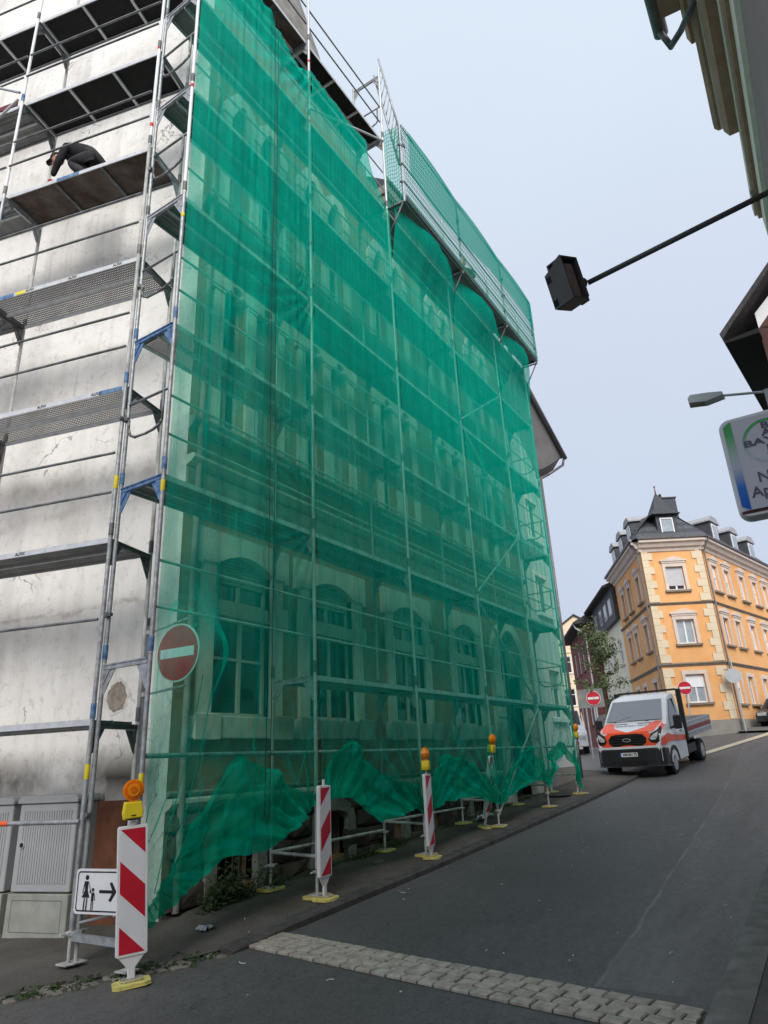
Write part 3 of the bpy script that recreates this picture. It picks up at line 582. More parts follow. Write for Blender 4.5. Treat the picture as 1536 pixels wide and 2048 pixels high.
P0, P1, P2, P3 = Vector((18.0, 6.69, 10.75)), Vector((20.62, 6.69, 9.0)), Vector((18.0, 6.12, 11.55)), Vector((21.9, 6.12, 9.86)); PE = Vector((21.85, 6.6, 9.25))
rows = [P0.lerp(P1, t/n_) for t in range(n_+1)], [P2.lerp(P3, t/n_) for t in range(n_+1)]
pts = [rows[0][i].lerp(rows[1][i], v/4)+Vector((0, 0, -.06*math.sin(math.pi*v/4)*(1+.8*math.sin(i*2.2)))) for i in range(n_+1) for v in range(5)]
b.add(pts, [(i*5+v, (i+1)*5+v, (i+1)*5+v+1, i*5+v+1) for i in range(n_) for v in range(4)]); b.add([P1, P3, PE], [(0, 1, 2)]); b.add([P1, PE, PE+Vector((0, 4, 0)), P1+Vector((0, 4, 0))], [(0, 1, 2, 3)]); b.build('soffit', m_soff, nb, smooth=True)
b = MB(FF); b.prism([(17.9, 11.78), (22.05, 9.99), (22.05, 9.85), (17.9, 11.62)], -9, .64); b.build('roof', m_tile, nb)
b = MB(FF); b.tube((17.9, .66, 11.62), (22.08, .66, 9.84), .085, 8); b.build('gutter', m_gut, nb, smooth=True)
b = MB(FF); b.path([(22.0, .62, 9.75), (21.95, .58, 9.55), (21.2, .2, 9.0), (20.72, .12, 8.75), (20.72, .12, -.9)], .045, 8); b.build('downpipe', m_gut, nb, smooth=True)
b = MB(FF); b.prism([(18.06, -1.2), (20.6, -1.2), (20.6, -.35), (18.06, -.35)], .005, .05); b.build('plinth', m_plin, nb)
# ================================================================== orange corner building
RX, RY = 36.42, 3.89; LX, LY = 34.81, 6.48; GZ = .35
orb = thing('corner_building', 'orange rendered corner building with cream quoins and slate turret', 'building', (35.6, 5.2, GZ))
cdeg = math.degrees(math.atan2(RY-LY, RX-LX)); cl_ = math.hypot(RX-LX, RY-LY)
F_C = Frame(LX, LY, cdeg, 1); F_R = Frame(RX, RY, -12.5, 1); F_L = Frame(LX, LY, 24.6, 1)
for f_, chk in ((F_C, (-1, -.5)), (F_R, (-.2, -1)), (F_L, (-.5, 1))):
    if f_.nrm.x*chk[0]+f_.nrm.y*chk[1] < 0: f_.nrm = -f_.nrm
WC = [(1.08, 1.95, 7.35, 8.55), (1.08, 1.95, 4.70, 5.88), (1.02, 1.92, 1.95, 3.26)]
WR = [(u, u+.74, z0, z1) for u in (.88, 2.58, 4.80, 6.90, 8.7) for z0, z1 in ((7.35, 8.72), (4.65, 6.0), (1.86, 3.2))]
WL = [(u, u+.72, z0, z1) for u in (1.18, 3.5, 5.2) for z0, z1 in ((7.1, 8.45), (4.6, 5.95), (1.8, 3.1))]
def segs(fr, L, wins, z0=.2, zp=1.15, zt=9.75, nm='wall', dz=0):
    b = MB(fr); wall_grid(b, 0, L, zp, zt, wins, .2)
    b.quad((.05, -.5, 0), (L-.05, -.5, 0), (L-.05, -.5, zt), (.05, -.5, zt), mi=1); b.build(nm, [m_orange, m_dark], orb)
    b = MB(fr); b.prism([(0, -.6), (L, -.6), (L, zp), (0, zp)], -.3, .06); b.build('plinth', m_plin, orb)
    for z_, h_ in ((3.72, .10), (6.68, .08)):
        b = MB(fr); b.prism([(0, z_-h_), (.07, z_), (.10, z_+.02), (.10, z_+h_*.6), (0, z_+h_)], -.02, L+.02, axis='u'); b.build('string_course', m_strg, orb)
    b = MB(fr); b.prism([(0, 9.35), (.06, 9.37), (.10, 9.5), (.22, 9.56), (.30, 9.72), (.42, 9.78), (.42, 9.9), (-.5, 9.9), (-.5, 9.752), (0, 9.752)], -.14, L+.14, axis='u'); b.build('cornice', m_trim, orb)
    b = MB(fr); b.prism([(.42, 9.91), (.50, 9.93), (.52, 10.02), (.42, 10.06), (.3, 9.98)], -.2, L+.2, axis='u'); b.build('gutter', m_gut, orb)
segs(F_C, cl_, WC); segs(F_R, 10.6, WR); segs(F_L, 7.35, WL)
q = random.Random(11)
def owin(fr, a, c_, z0, z1, k_, ped):
    o = frame_window(orb, fr, a, c_, z0, z1, -.10, mull=None if k_ % 3 == 2 else [(a+c_)/2], fm=m_white, gm=m_wglass if k_ % 2 else m_glass, curtain=k_ % 2 == 1, t=.07)
    b = MB(fr); b.box(a-.15, a-.002, .003, .06, z0, z1); b.box(c_+.002, c_+.15, .003, .06, z0, z1); b.box(a-.15, c_+.15, .003, .06, z1+.002, z1+.18)
    if ped: b.box(a-.17, c_+.17, .003, .09, z1+.182, z1+.27); b.prism([(a-.24, z1+.272), (c_+.24, z1+.272), (c_+.24, z1+.33), ((a+c_)/2, z1+.52), (a-.24, z1+.33)], .003, .13)
    b.build('surround', m_trim, o)
    b = MB(fr); b.box(a-.2, c_+.2, .003, .13, z0-.10, z0-.004); b.build('sill', m_strg, o)
    if k_ % 3 != 1:
        h_ = (z1-z0)*(.45 if k_ % 2 else .8); b = MB(fr); b.box(a+.04, c_-.04, -.098, -.085, z1-h_, z1-.04); b.build('blind', m_blind if k_ % 2 == 0 else m_white, o)
kk = 0
owin(F_C, *WC[0], 0, True); owin(F_C, *WC[1], 1, True); owin(F_C, *WC[2], 3, False)
for w_ in WR: owin(F_R, *w_, q.randrange(6), w_[2] > 4)
for w_ in WL: owin(F_L, *w_, q.randrange(6), w_[2] > 4)
for side in (0, 1):                                     # quoins on both edges of the cut-off corner
    z_ = 1.17; n_ = 0
    while z_ < 9.3:
        h_ = .36 if z_ > 3.8 else .40; 
        if any(z_ < s_ < z_+h_ for s_ in (3.72, 6.68)): h_ = [s_ for s_ in (3.62, 6.6) if s_ < z_+h_ and s_ > z_-.05][-1]-z_
        L = .52 if n_ % 2 else .32
        if h_ > .1:
            b = MB(F_C); u0, u1 = (.0, L) if side == 0 else (cl_-L, cl_); b.box(u0, u1, .002, .045, z_, z_+h_-.008); b.build('quoin', m_quoin, orb)
        z_ += h_; n_ += 1
        if abs(z_-3.62) < .02: z_ = 3.84
        if abs(z_-6.6) < .02: z_ = 6.78
# roof: steep slate slopes, turret with finial, dormers, chimney
def slope(fr, L, nm='roof_slope'):
    for r_ in range(7):
        t0, t1 = r_/7, (r_+1)/7; z0, z1 = 9.98+t0*1.36, 9.98+t1*1.36+.04; w0, w1 = .42-t0*1.25, .42-t1*1.25
        b = MB(fr); b.add([(-.1+0*t0, w0+.02, z0), (L+.1, w0+.02, z0), (L+.1, w1-.01, z1), (-.1, w1-.01, z1), (-.1, w0-.03, z0), (L+.1, w0-.03, z0)], [(0, 1, 2, 3), (0, 1, 5, 4)])
        b.build('slate_course', m_slate if r_ % 2 else m_slate2, orb)
slope(F_R, 10.6); slope(F_L, 7.4)
def Cp(u, w, z): return F_C(u, w, z)
b = MB(F_C); zt = 11.34
for r_ in range(6):
    t0, t1 = r_/6, (r_+1)/6; z0 = 9.98+t0*(zt-9.98); z1 = 9.98+t1*(zt-9.98)+.04
    u0, u1 = -.28+t0*.98, -.28+t1*.98; w0, w1 = .46-t0*1.0, .46-t1*1.0
    b = MB(F_C); b.add([(u0, w0+.02, z0), (cl_-u0, w0+.02, z0), (cl_-u1, w1, z1), (u1, w1, z1), (u0-.1, w0-1.4, z0), (cl_-u0+.1, w0-1.4, z0), (cl_-u1, w1-1.4, z1), (u1, w1-1.4, z1)], [(0, 1, 2, 3), (1, 5, 6, 2), (0, 4, 7, 3)]); b.build('slate_course', m_slate if r_ % 2 else m_slate2, orb)
b = MB(F_C); m2 = cl_/2; b.prism([(m2-.5, 10.12), (m2+.5, 10.12), (m2+.5, 11.22), (m2-.5, 11.22)], -1.2, .18); dm_ = b.build('turret_dormer', m_slate, orb)
frame_window(orb, F_C, m2-.33, m2+.33, 10.2, 11.08, .24, name='turret_window', fm=m_white, gm=m_wglass, curtain=False)
b = MB(F_C); b.add([(m2-.74, .42, 11.26), (m2+.72, .42, 11.26), (m2+.72, -1.1, 11.26), (m2-.74, -1.1, 11.26), (m2-.09, -.33, 12.6), (m2+.03, -.33, 12.6), (m2-.46, .1, 11.62), (m2+.42, .1, 11.62), (m2+.42, -.8, 11.62), (m2-.46, -.8, 11.62)], [(0, 1, 7, 6), (1, 2, 8, 7), (2, 3, 9, 8), (3, 0, 6, 9), (6, 7, 5, 4), (7, 8, 5), (8, 9, 4, 5), (9, 6, 4), (0, 3, 2, 1)])
tp = b.build('turret_roof', m_slate, orb); b = MB(F_C); b.tube((m2-.03, -.33, 12.5), (m2-.03, -.33, 13.0), .05, 8, .015); b.ball((m2-.03, -.33, 13.02), .05); b.build('finial', m_rust, tp)
b = MB(F_C); b.box(m2+1.05, m2+1.95, -3.4, -2.5, 11.0, 13.15); b.box(m2+1.0, m2+2.0, -3.45, -2.45, 13.152, 13.22); ch = b.build('chimney', m_slate, orb); b = MB(F_C); b.tube((m2+1.3, -2.9, 13.2), (m2+1.3, -2.9, 13.42), .09, 8); b.ball((m2+1.3, -2.9, 13.5), .08); b.build('chimney_pot', m_tile, ch)
b = MB()
Rt = [F_C(.55, -.45, 11.30), F_C(cl_-.55, -.45, 11.30), F_R(.2, -.82, 11.34), F_R(10.6, -.82, 11.36), F_R(10.6, -4.0, 11.5), F_C(cl_/2+.1, -3.2, 11.45), F_C(cl_/2-.1, -3.2, 11.45), F_L(7.4, -4.0, 11.5), F_L(7.4, -.82, 11.36), F_L(.2, -.82, 11.34)]
b.add(Rt+[F_C(cl_/2, -2.4, 11.5)], [(0, 1, 10), (1, 2, 5, 10), (2, 3, 4, 5), (0, 10, 6, 9), (6, 7, 8, 9), (5, 6, 10)])
b.add([F_C(cl_+.28, .46, 9.98), F_R(-.1, .44, 9.98), F_R(.2, -.82, 11.34), F_C(cl_-.55, -.45, 11.30)], [(0, 1, 2, 3)]); b.add([F_C(-.28, .46, 9.98), F_L(-.1, .44, 9.98), F_L(.2, -.82, 11.34), F_C(.55, -.45, 11.30)], [(0, 1, 2, 3)])
b.build('upper_roof', m_slate, orb)
def dormer(fr, u):
    b = MB(fr); b.box(u, u+1.15, -1.4, -.02, 10.1, 11.38); o = b.build('dormer', m_slate, orb)
    b = MB(fr); b.prism([(u-.12, 11.382), (u+1.27, 11.382), (u+1.27, 11.46), (u+.95, 11.72), (u+.2, 11.72), (u-.12, 11.46)], -1.7, .08); b.build('roof', m_lead, o)
    b = MB(fr); b.box(u+.2, u+.95, -.018, .02, 10.3, 11.3); b.build('window', m_white, o); b = MB(fr); b.box(u+.27, u+.88, .021, .03, 10.37, 11.23); b.build('pane', m_wglass, o)
for u in (2.2, 5.1, 7.9): dormer(F_R, u)
for u in (1.1, 3.4, 5.7): dormer(F_L, u)
b = MB(F_R); b.tube((1.9, -2.2, 11.3), (1.9, -2.2, 12.6), .03); dsh = b.build('dish_mast', m_steel, orb); b = MB(F_R); b.disc((1.9, -2.0, 12.6), (-.3, 1, .35), .38, .04, 16); b.build('satellite_dish', m_lgrey, dsh)
for fr, u in ((F_L, .06), (F_R, .05)):
    b = MB(fr); b.path([(u, .48, 9.9), (u, .14, 9.3), (u, .14, .7)], .045, 6); b.build('downpipe', m_gut, orb)
b = MB(F_R); b.prism([(-.3, -1.2), (10.8, -1.2), (10.8, .1), (-.3, .1)], 0, .01)
fp = MB(); 
pts = []
for u in fr_(-.5, 12, 12):
    for w in (0, 1.35): p = F_R(u, w, 0); pts.append((p.x, p.y, road_z(p.x)+.10))
fp.add(pts, [(2*i, 2*i+1, 2*i+3, 2*i+2) for i in range(12)]); tag(fp.build('far_pavement', m_gutter), kind='structure')
# ------------------------------------------------------------------ houses further up the side street
def simple_house(name, label, fr, L, D, z0, zt, m, wins, roof, roofm, overh=.4, frm=None):
    p = fr(L/2, 0, z0); t = thing(name, label, 'house', (p.x, p.y, z0))
    b = MB(fr); wall_grid(b, 0, L, z0, zt, wins, .18); b.quad((0, 0, z0), (0, -D, z0), (0, -D, zt), (0, 0, zt)); b.quad((L, 0, z0), (L, -D, z0), (L, -D, zt), (L, 0, zt)); b.quad((.05, -.4, z0), (L-.05, -.4, z0), (L-.05, -.4, zt), (.05, -.4, zt), mi=1)
    b.build('wall', [m, m_dark], t)
    for a, c_, y0, y1 in wins:
        w_ = frame_window(t, fr, a, c_, y0, y1, -.06, mull=[(a+c_)/2], bar=[y0+(y1-y0)*.65], fm=m_white, t=.09)
        b = MB(fr); b.box(a-.15, c_+.15, .003, .1, y0-.12, y0-.01); b.build('sill', frm or m_trim, w_)
    return t
F_N = Frame(*F_L(7.36, .0, 0).to_2d(), 24.6, 1); F_N.nrm = F_L.nrm.copy()
ch_ = simple_house('cream_house', 'narrow cream house with black timber attic beside the orange building', F_N, 8.1, 7, -.3, 7.4, m_cream, [(.8+2.4*i, 1.8+2.4*i, z, z+1.4) for i in range(3) for z in (4.9, 1.9)], None, m_slate)
b = MB(F_N); b.box(-.0, 8.12, -7, .25, 7.402, 9.4); b.build('attic', m_slate, ch_)
for u in (.7, 2.4, 4.3, 6.4):
    b = MB(F_N); b.box(u, u+.95, .252, .28, 7.85, 8.85); w_ = b.build('attic_window', m_trim, ch_); b = MB(F_N); b.box(u+.08, u+.87, .282, .29, 7.93, 8.77); b.build('pane', m_wglass, w_)
b = MB(F_N); b.prism([(.7, 9.402), (.75, 9.5), (-3.4, 11.0), (-7.5, 9.5), (-7.4, 9.402)], .02, 8.5, axis='u'); b.build('roof', m_tile, ch_)
F_B = Frame(*F_L(15.9, .7, 0).to_2d(), 24.6, 1); F_B.nrm = F_L.nrm.copy()
rb = simple_house('red_brick_house', 'dark red brick house with slanting eaves behind the young street tree', F_B, 10, 7, -.2, 8.8, m_rbrick, [(.8+2.3*i, 1.7+2.3*i, z, z+1.8) for i in range(4) for z in (5.8, 1.9)], None, m_tile, frm=m_rbrick)
b = MB(F_B); b.prism([(.85, 8.75), (.9, 8.88), (-3.5, 11.2), (-7.8, 8.88), (-7.8, 8.75)], -.3, 10.4, axis='u'); b.build('roof', m_tile, rb); b = MB(F_B); b.prism([(-7, 8.802), (0, 8.802), (-3.5, 10.8)], -.02, .05, axis='u'); b.build('gable', m_rbrick, rb)
b = MB(F_B); b.path([(.1, .85, 8.75), (.1, .75, 8.5), (.1, .1, 8.0), (.1, .1, -.1)], .05); b.build('downpipe', m_white, rb)
F_S = Frame(86.3-4.5*.284, 25.6+4.5*.959, -73.5, 1)
if F_S.nrm.x > 0: F_S.nrm = -F_S.nrm
sch = simple_house('school_building', 'tall beige gabled building with white windows at the end of the side street', F_S, 12.0, 9, -.6, 14.3, m_school,
    [(2.0, 3.4, z, z+h) for z, h in ((9.5, 2.1), (5.5, 2.1), (1.5, 2.2))]+[(5.4, 6.8, z, z+h) for z, h in ((9.5, 2.1), (5.5, 2.1), (1.5, 2.2))]+[(8.6, 10.0, z, z+h) for z, h in ((9.5, 2.1), (5.5, 2.1), (1.5, 2.2))]+[(3.6, 5.6, 12.6, 14.0), (6.4, 7.9, 12.6, 14.0)], None, m_tile)
b = MB(F_S); b.prism([(1.0, 14.3), (8.0, 14.3), (4.5, 16.6)], -9, .05); b.prism([(.0, 12.0), (12.0, 12.0), (12.0, 12.25), (0, 12.25)], .003, .12); b.build('gable', m_school, sch)
b = MB(F_S); b.prism([(.7, 14.25), (4.5, 16.85), (8.3, 14.25), (8.1, 14.25), (4.5, 16.65), (.9, 14.25)], -9.2, .3); b.build('roof', m_tile, sch)
b = MB(F_S); b.prism([(0, -1.5), (12, -1.5), (12, .9), (0, .9)], .004, .12); b.build('plinth', m_mauve, sch)
# dark house at the right edge, uphill of the orange building
F_D = Frame(*F_R(10.62, .0, 0).to_2d(), -12.5, 1); F_D.nrm = F_R.nrm.copy()
dh = simple_house('slate_hung_house', 'dark slate hung house uphill of the orange building', F_D, 8, 8, .5, 9.4, m_slate, [(.6, 1.5, 7.2, 8.5), (2.6, 3.5, 7.2, 8.5), (.6, 1.5, 4.2, 5.5), (2.6, 3.5, 4.2, 5.5)], None, m_tile)
b = MB(F_D); b.prism([(.7, 9.4), (.7, 9.55), (-3.5, 11.5), (-8, 9.5), (-8, 9.4)], 0, 8, axis='u'); b.build('roof', m_tile, dh)
# ================================================================== scaffolds
SX = [4.51, 7.16, 9.80, 12.54, 15.23, 17.52]; YO, YI = 5.64, 6.37
LEV = [1.13, 3.13, 5.13, 7.13, 9.13, 11.13, 13.13]
_mc = {}
def deck_mesh(kind, wd=.32):
    """unit-length scaffold plank: bright edge profiles, recessed panel, cross ribs; origin at one end, top at z=0"""
    if (kind, wd) in _mc: return _mc[(kind, wd)]
    b = MB(); h = .062; edge_ = m_alu if kind != 'perf' else m_alu
    for y in (0, wd-.012): b.box(.004, .996, y, y+.012, -h, 0, 0)
    pm = {'perf': m_perf, 'ply': m_ply, 'plyb': m_plyb, 'grey': m_plyg, 'corr': m_corr}[kind]
    if kind == 'corr':
        n_ = 8; ys = fr_(.012, wd-.012, n_)
        for i in range(n_): b.quad((.01, ys[i], -.012-.02*(i % 2)), (.99, ys[i], -.012-.02*(i % 2)), (.99, ys[i+1], -.012-.02*((i+1) % 2)), (.01, ys[i+1], -.012-.02*((i+1) % 2)), mi=1)
    else: b.quad((.01, .013, -.006), (.99, .013, -.006), (.99, wd-.013, -.006), (.01, wd-.013, -.006), mi=1)
    for x in (0.0, .988): b.box(x, x+.012, .0125, wd-.0125, -h+.004, -.008, 2)
    if kind in ('ply', 'plyb'):
        for x in (.335, .665): b.box(x-.009, x+.009, .0125, wd-.0125, -.045, -.008, 2 if kind == 'plyb' else 0)
    me = b.mesh('deck_board', [edge_, pm, m_steeld if kind != 'ply' else m_alu]); _mc[(kind, wd)] = me; return me
def deck(parent, p0, p1, inward, z, kind, boards=2):
    """boards laid from p0 to p1 (outer side), stacked towards `inward`"""
    d = Vector((p1[0]-p0[0], p1[1]-p0[1], 0)); L = d.length-.07; d.normalize(); iv = Vector((*inward, 0)); wd = .655/boards-.005
    flip = d.cross(iv).z < 0
    for k_ in range(boards):
        o = Vector((p0[0], p0[1], z)) + d*.035 + iv*(.037+k_*(wd+.008))
        if flip: o = o + d*L; rot = Quaternion((0, 0, 1), math.atan2(-d.y, -d.x))
        else: rot = Quaternion((0, 0, 1), math.atan2(d.y, d.x))
        link('deck_board', deck_mesh(kind, round(wd, 3)), parent, o, rot, (L, 1, 1))
def standard(parent, x, y, z0, z1, m=m_steel, r=.0242):
    z = z0
    tubeo('standard', (x, y, z0), (x, y, z1), r, m, parent)
_spig = {}
def spigot(parent, x, y, z, m=m_steeld):
    tubeo('joint_sleeve', (x, y, z-.02), (x, y, z+.13), .0285, m, parent)
def transom(parent, a, c_, z, m=m_steel):
    a = Vector((*a, z)); c_ = Vector((*c_, z)); d = (c_-a).normalized()
    key = 'tr'+m.name
    if key not in _mc:
        b = MB(); b.box(0, 1, -.018, .018, -.055, 0); b.box(0, 1, -.028, .028, -.012, .002); _mc[key] = b.mesh('transom', m)
        for s_ in (0, 1):
            b = MB(); pr = [(0, 0), (.17, 0), (.02, -.24), (0, -.24)] if s_ == 0 else [(0, 0), (-.17, 0), (-.02, -.24), (0, -.24)]
            b.prism(pr, -.004, .004); b.prism([(p[0]*.55, p[1]*.55-.001) for p in pr], -.014, .014); _mc[key+str(s_)] = b.mesh('gusset', m)
    q = Quaternion((0, 0, 1), math.atan2(d.y, d.x)); o = link('transom', _mc[key], parent, a+d*.024, q, ((c_-a).length-.048, 1, 1))
    link('gusset', _mc[key+'0'], parent, a+d*.025+Vector((0, 0, -.058)), q); link('gusset', _mc[key+'1'], parent, c_-d*.025+Vector((0, 0, -.058)), q)
def coupler(parent, x, y, z):
    if 'cpl' not in _mc:
        b = MB(); b.tube((0, 0, -.025), (0, 0, .025), .036, 8); b.box(.02, .07, -.02, .02, -.018, .018); b.box(-.06, -.02, -.012, .012, -.012, .012); _mc['cpl'] = b.mesh('coupler', m_steeld)
    link('coupler', _mc['cpl'], parent, (x, y, z), Quaternion((0, 0, 1), rnd.uniform(0, 6)))
def base_plate(parent, x, y, z, pad=True):
    if 'bp' not in _mc:
        b = MB(); b.box(-.075, .075, -.075, .075, .03, .04); b.tube((0, 0, .03), (0, 0, .45), .018, 8); b.tube((0, 0, .26), (0, 0, .29), .05, 8); b.box(-.11, .11, -.012, .012, .268, .284); _mc['bp'] = b.mesh('base_jack', m_steelw)
        b = MB(); b.prism([(p[0], p[1]) for p in [(-.17, -.08), (-.12, -.13), (.12, -.13), (.17, -.08), (.17, .08), (.12, .13), (-.12, .13), (-.17, .08)]], 0.002, .028, axis='z'); b.prism([(-.1, -.085), (.1, -.085), (.1, .085), (-.1, .085)], .028, .0305, axis='z', mi=1); _mc['pad'] = b.mesh('base_pad', [m_pad, m_padg])
    j = link('base_jack', _mc['bp'], parent, (x, y, z))
    if pad: link('base_pad', _mc['pad'], j, (x, y, z), Quaternion((0, 0, 1), rnd.uniform(-.3, .3)))
def rail(parent, a, c_, z, m=m_rail, r=.0165): return tubeo('guard_rail', (*a, z), (*c_, z), r, m, parent)
def end_loop(parent, a, c_, z, m=m_rail):
    """end guard: top bar and a hanging loop"""
    a = Vector((*a, 0)); c_ = Vector((*c_, 0)); P = lambda t, zz: a.lerp(c_, t)+Vector((0, 0, zz))
    b = MB(); b.path([P(.03, z+1.0), P(.97, z+1.0)], .0165, 7)
    b.path([P(.14, z+1.0), P(.14, z+.62)]+[P(.14+.36*(1-math.cos(R(t)))*1.0, z+.62-.10*math.sin(R(t))) for t in (30, 60, 90)]+[P(.78, z+.53), P(.90, z+.58), P(.955, z+.68), P(.96, z+.78)], .0165, 7); b.build('end_guard', m, parent, smooth=True)
# ---- front scaffold ---------------------------------------------------------
fs = thing('front_scaffold', 'long galvanised tube scaffold of five bays standing along the street front behind the green net', 'scaffold', (SX[0], YO, -1.55))
for i, x in enumerate(SX):
    top_o = 15.35 if i in (1, 2) else (13.0 if i > 2 else 16.4); top_i = 13.1 if i < 3 else 11.1
    if i == 2: top_i = 15.2
    for y, top in ((YO, top_o), (YI, top_i)):
        zb = pave_z(x, y) + .31
        zs_ = [zb]+[l for l in LEV if l < top-.3]+[top]
        for a, c_ in zip(zs_, zs_[1:]):
            if i == 0 and y == YO: mm = m_steel if a < 6 else m_white
            else: mm = m_alu if y == YO else m_steel
            standard(fs, x, y, a+.004 if a != zb else a, c_, mm)
            if a != zb: spigot(fs, x, y, a+.05, m_blue if (i == 0 and a < 6) else m_steeld)
        base_plate(fs, x, y, pave_z(x, y), pad=not (i == 0))
    for k_, z in enumerate(LEV):
        if z > (13.2 if i < 3 else 11.2): continue
        transom(fs, (x, YO), (x, YI), z-.03, m_blue if (i == 0 and k_ in (1, 2)) else m_steel)
    if i: tubeo('foot_transom', (x, YO, pave_z(x, YO)+.44), (x, YI, pave_z(x, YI)+.42), .02, m_steelw, fs)
tp_ = 13.13
for i in range(5):
    a, c_ = SX[i], SX[i+1]
    for k_, z in enumerate(LEV):
        if z > (13.2 if i < 2 else 11.2): continue
        if not (i == 0 and k_ == 0):
            kind = {0: 'grey', 1: 'grey', 2: 'perf', 3: 'corr', 4: 'corr', 5: 'grey', 6: 'ply'}[k_]
            if k_ == 6 and i == 0: kind = 'plyb'
            deck(fs, (a, YO), (c_, YO), (0, 1), z, kind)
        for h in (.5, 1.0):
            if k_ == 6 or z < 11.2: rail(fs, (a+.02, YO+.035), (c_-.02, YO+.035), z+h, m_rail if k_ == 6 else m_alu)
    rail(fs, (a, YO+.02), (c_, YO+.02), .165, m_steel, .024)
    if i: rail(fs, (a, YI), (c_, YI), pave_z(a, YI)+.42, m_steelw, .022)
# sloping braces in the fourth bay and by the top deck
for p, q in (((SX[3], -1.0), (SX[4], .98)), ((SX[4], 1.1), (SX[3], 3.0)), ((SX[3], 3.2), (SX[4], 5.02)), ((SX[4], 5.2), (SX[3], 7.05)), ((SX[3], 7.2), (SX[4], 9.05)), ((SX[1], 11.35), (SX[2], 13.05))):
    tubeo('brace', (p[0], YO-.012, p[1]), (q[0], YO-.012, q[1]), .022, m_lgrey, fs)
for z in (13.13,): end_loop(fs, (SX[2], YO), (SX[2], YI), z)
transom(fs, (SX[2], YO), (SX[2], YI), 15.1)
for z in LEV[:6]: end_loop(fs, (SX[5], YO), (SX[5], YI), z)
for z in (3.13, 5.13, 7.13, 9.13, 11.13, 13.13): end_loop(fs, (SX[0], YO), (SX[0], YI), z+.07)
# cantilevered catch platform with its posts, bay three to five
for i in range(2, 6):
    x = SX[i]; b = MB(); b.path([(x, YO, 11.08), (x, 5.2, 11.08)], .022, 7); b.path([(x, YO, 10.35), (x, 5.24, 11.05)], .018, 7); b.build('bracket', m_steeld, fs, smooth=True)
    tubeo('post', (x, 5.2, 11.05), (x, 5.2, 13.28), .0242, m_steel, fs)
    for h in (.45, .95, 1.5): coupler(fs, x, 5.2, 11.13+h)
for i in range(2, 5):
    deck(fs, (SX[i], 5.2), (SX[i+1], 5.2), (0, 1), 11.14, 'grey', 2) if False else None
    d = SX[i+1]-SX[i]-.07; link('deck_board', deck_mesh('grey', .4), fs, (SX[i]+.035, 5.215, 11.16), None, (d, 1, 1))
    for h in (.5, 1.0): rail(fs, (SX[i], 5.2), (SX[i+1], 5.2), 11.13+h)
    tubeo('guard_rail', (SX[i], 5.19, 13.24), (SX[i+1], 5.19, 13.24), .013, m_steeld, fs)
    b = MB(); b.box(SX[i]+.04, SX[i+1]-.04, 5.165, 5.19, 11.10, 11.26); b.build('toe_board', m_steeld, fs)
# lattice strut from the top frame down to the catch platform
b = MB(); c0a, c0b = Vector((9.86, 5.66, 15.75)), Vector((9.86, 5.22, 13.1)); c1a, c1b = Vector((9.86, 5.81, 15.3)), Vector((9.86, 5.30, 12.2))
b.path([c0a, c0b, Vector((9.86, 5.14, 12.6))], .024, 7); b.path([c1a, c1b], .024, 7)
for t in fr_(.08, 1, 9): b.path([c1a.lerp(c1b, t), c0a.lerp(c0b, min(1, t+.05))], .014, 6)
b.build('lattice_strut', m_steel, fs, smooth=True)
# labels and marks
for z in (5.13,):
    for i in range(5):
        for t in (.15, .5, .86): place_text('label_print', 'ALFIX', .055, m_black, fs, (SX[i]+t*2.6, YO+.036, z-.03), (1, 0, 0), (0, 0, 1))
for z, m_ in ((-.12, m_yel), (2.9, m_yel)): tubeo('label_band', (SX[0], YO, z), (SX[0], YO, z+.13), .0262, m_, fs)
for z in (9.05, 6.72): tubeo('paint_band', (SX[0], YO, z), (SX[0], YO, z+.06), .0262, m_redp if z > 8 else m_yel, fs)
for z in (12.55, 11.0, 8.2): tubeo('paint_band', (SX[1], YO, z), (SX[1], YO, z+.06), .0262, m_redp, fs)
# ---- gable scaffold ---------------------------------------------------------
t105 = R(105); GD = Vector((math.cos(t105), math.sin(t105), 0)); GI = Vector((math.sin(t105), -math.cos(t105), 0))    # along the gable, towards the wall
T0 = Vector((4.45, 6.39, 0))
gs = thing('gable_scaffold', 'galvanised tube scaffold with open decks standing against the dirty pale gable wall', 'scaffold', (T0.x, T0.y, -1.62))
GL = [.56, 2.53, 4.50, 6.47, 8.42, 10.38, 12.35]; GU = [0, 2.6, 5.2]
for i, u in enumerate(GU):
    po = T0+GD*u; pi_ = po+GI*.73
    for p, io in ((po, 0), (pi_, 1)):
        zb = ground_z(p.x, p.y)+.31; tp = 15.5; zs_ = [zb]+[l-.02 for l in GL]+[tp]
        for a, c_ in zip(zs_, zs_[1:]):
            mm = (m_steelw if (i == 0 and a > 4) else m_steel) if io == 0 else m_steelw
            if io == 0 and a > 8.3: mm = m_white
            standard(gs, p.x, p.y, a+.004, c_, mm)
            if a != zb: spigot(gs, p.x, p.y, a+.04, m_blue if (io == 0 and rnd.random() < .45) else m_steeld)
        base_plate(gs, p.x, p.y, ground_z(p.x, p.y)+.01, pad=False)
    for k_, z in enumerate(GL): transom(gs, po.to_2d(), pi_.to_2d(), z-.04, m_steeld if k_ not in (4,) else m_steel)
KN = {0: ['grey', 'grey', 'perf', 'perf', 'plyb', 'ply', 'ply'], 1: ['grey', 'grey', 'perf', 'grey', 'grey', 'corr', 'ply']}
KN[0] = ['grey', 'corr', 'perf', 'perf', 'plyb', 'ply', 'ply']
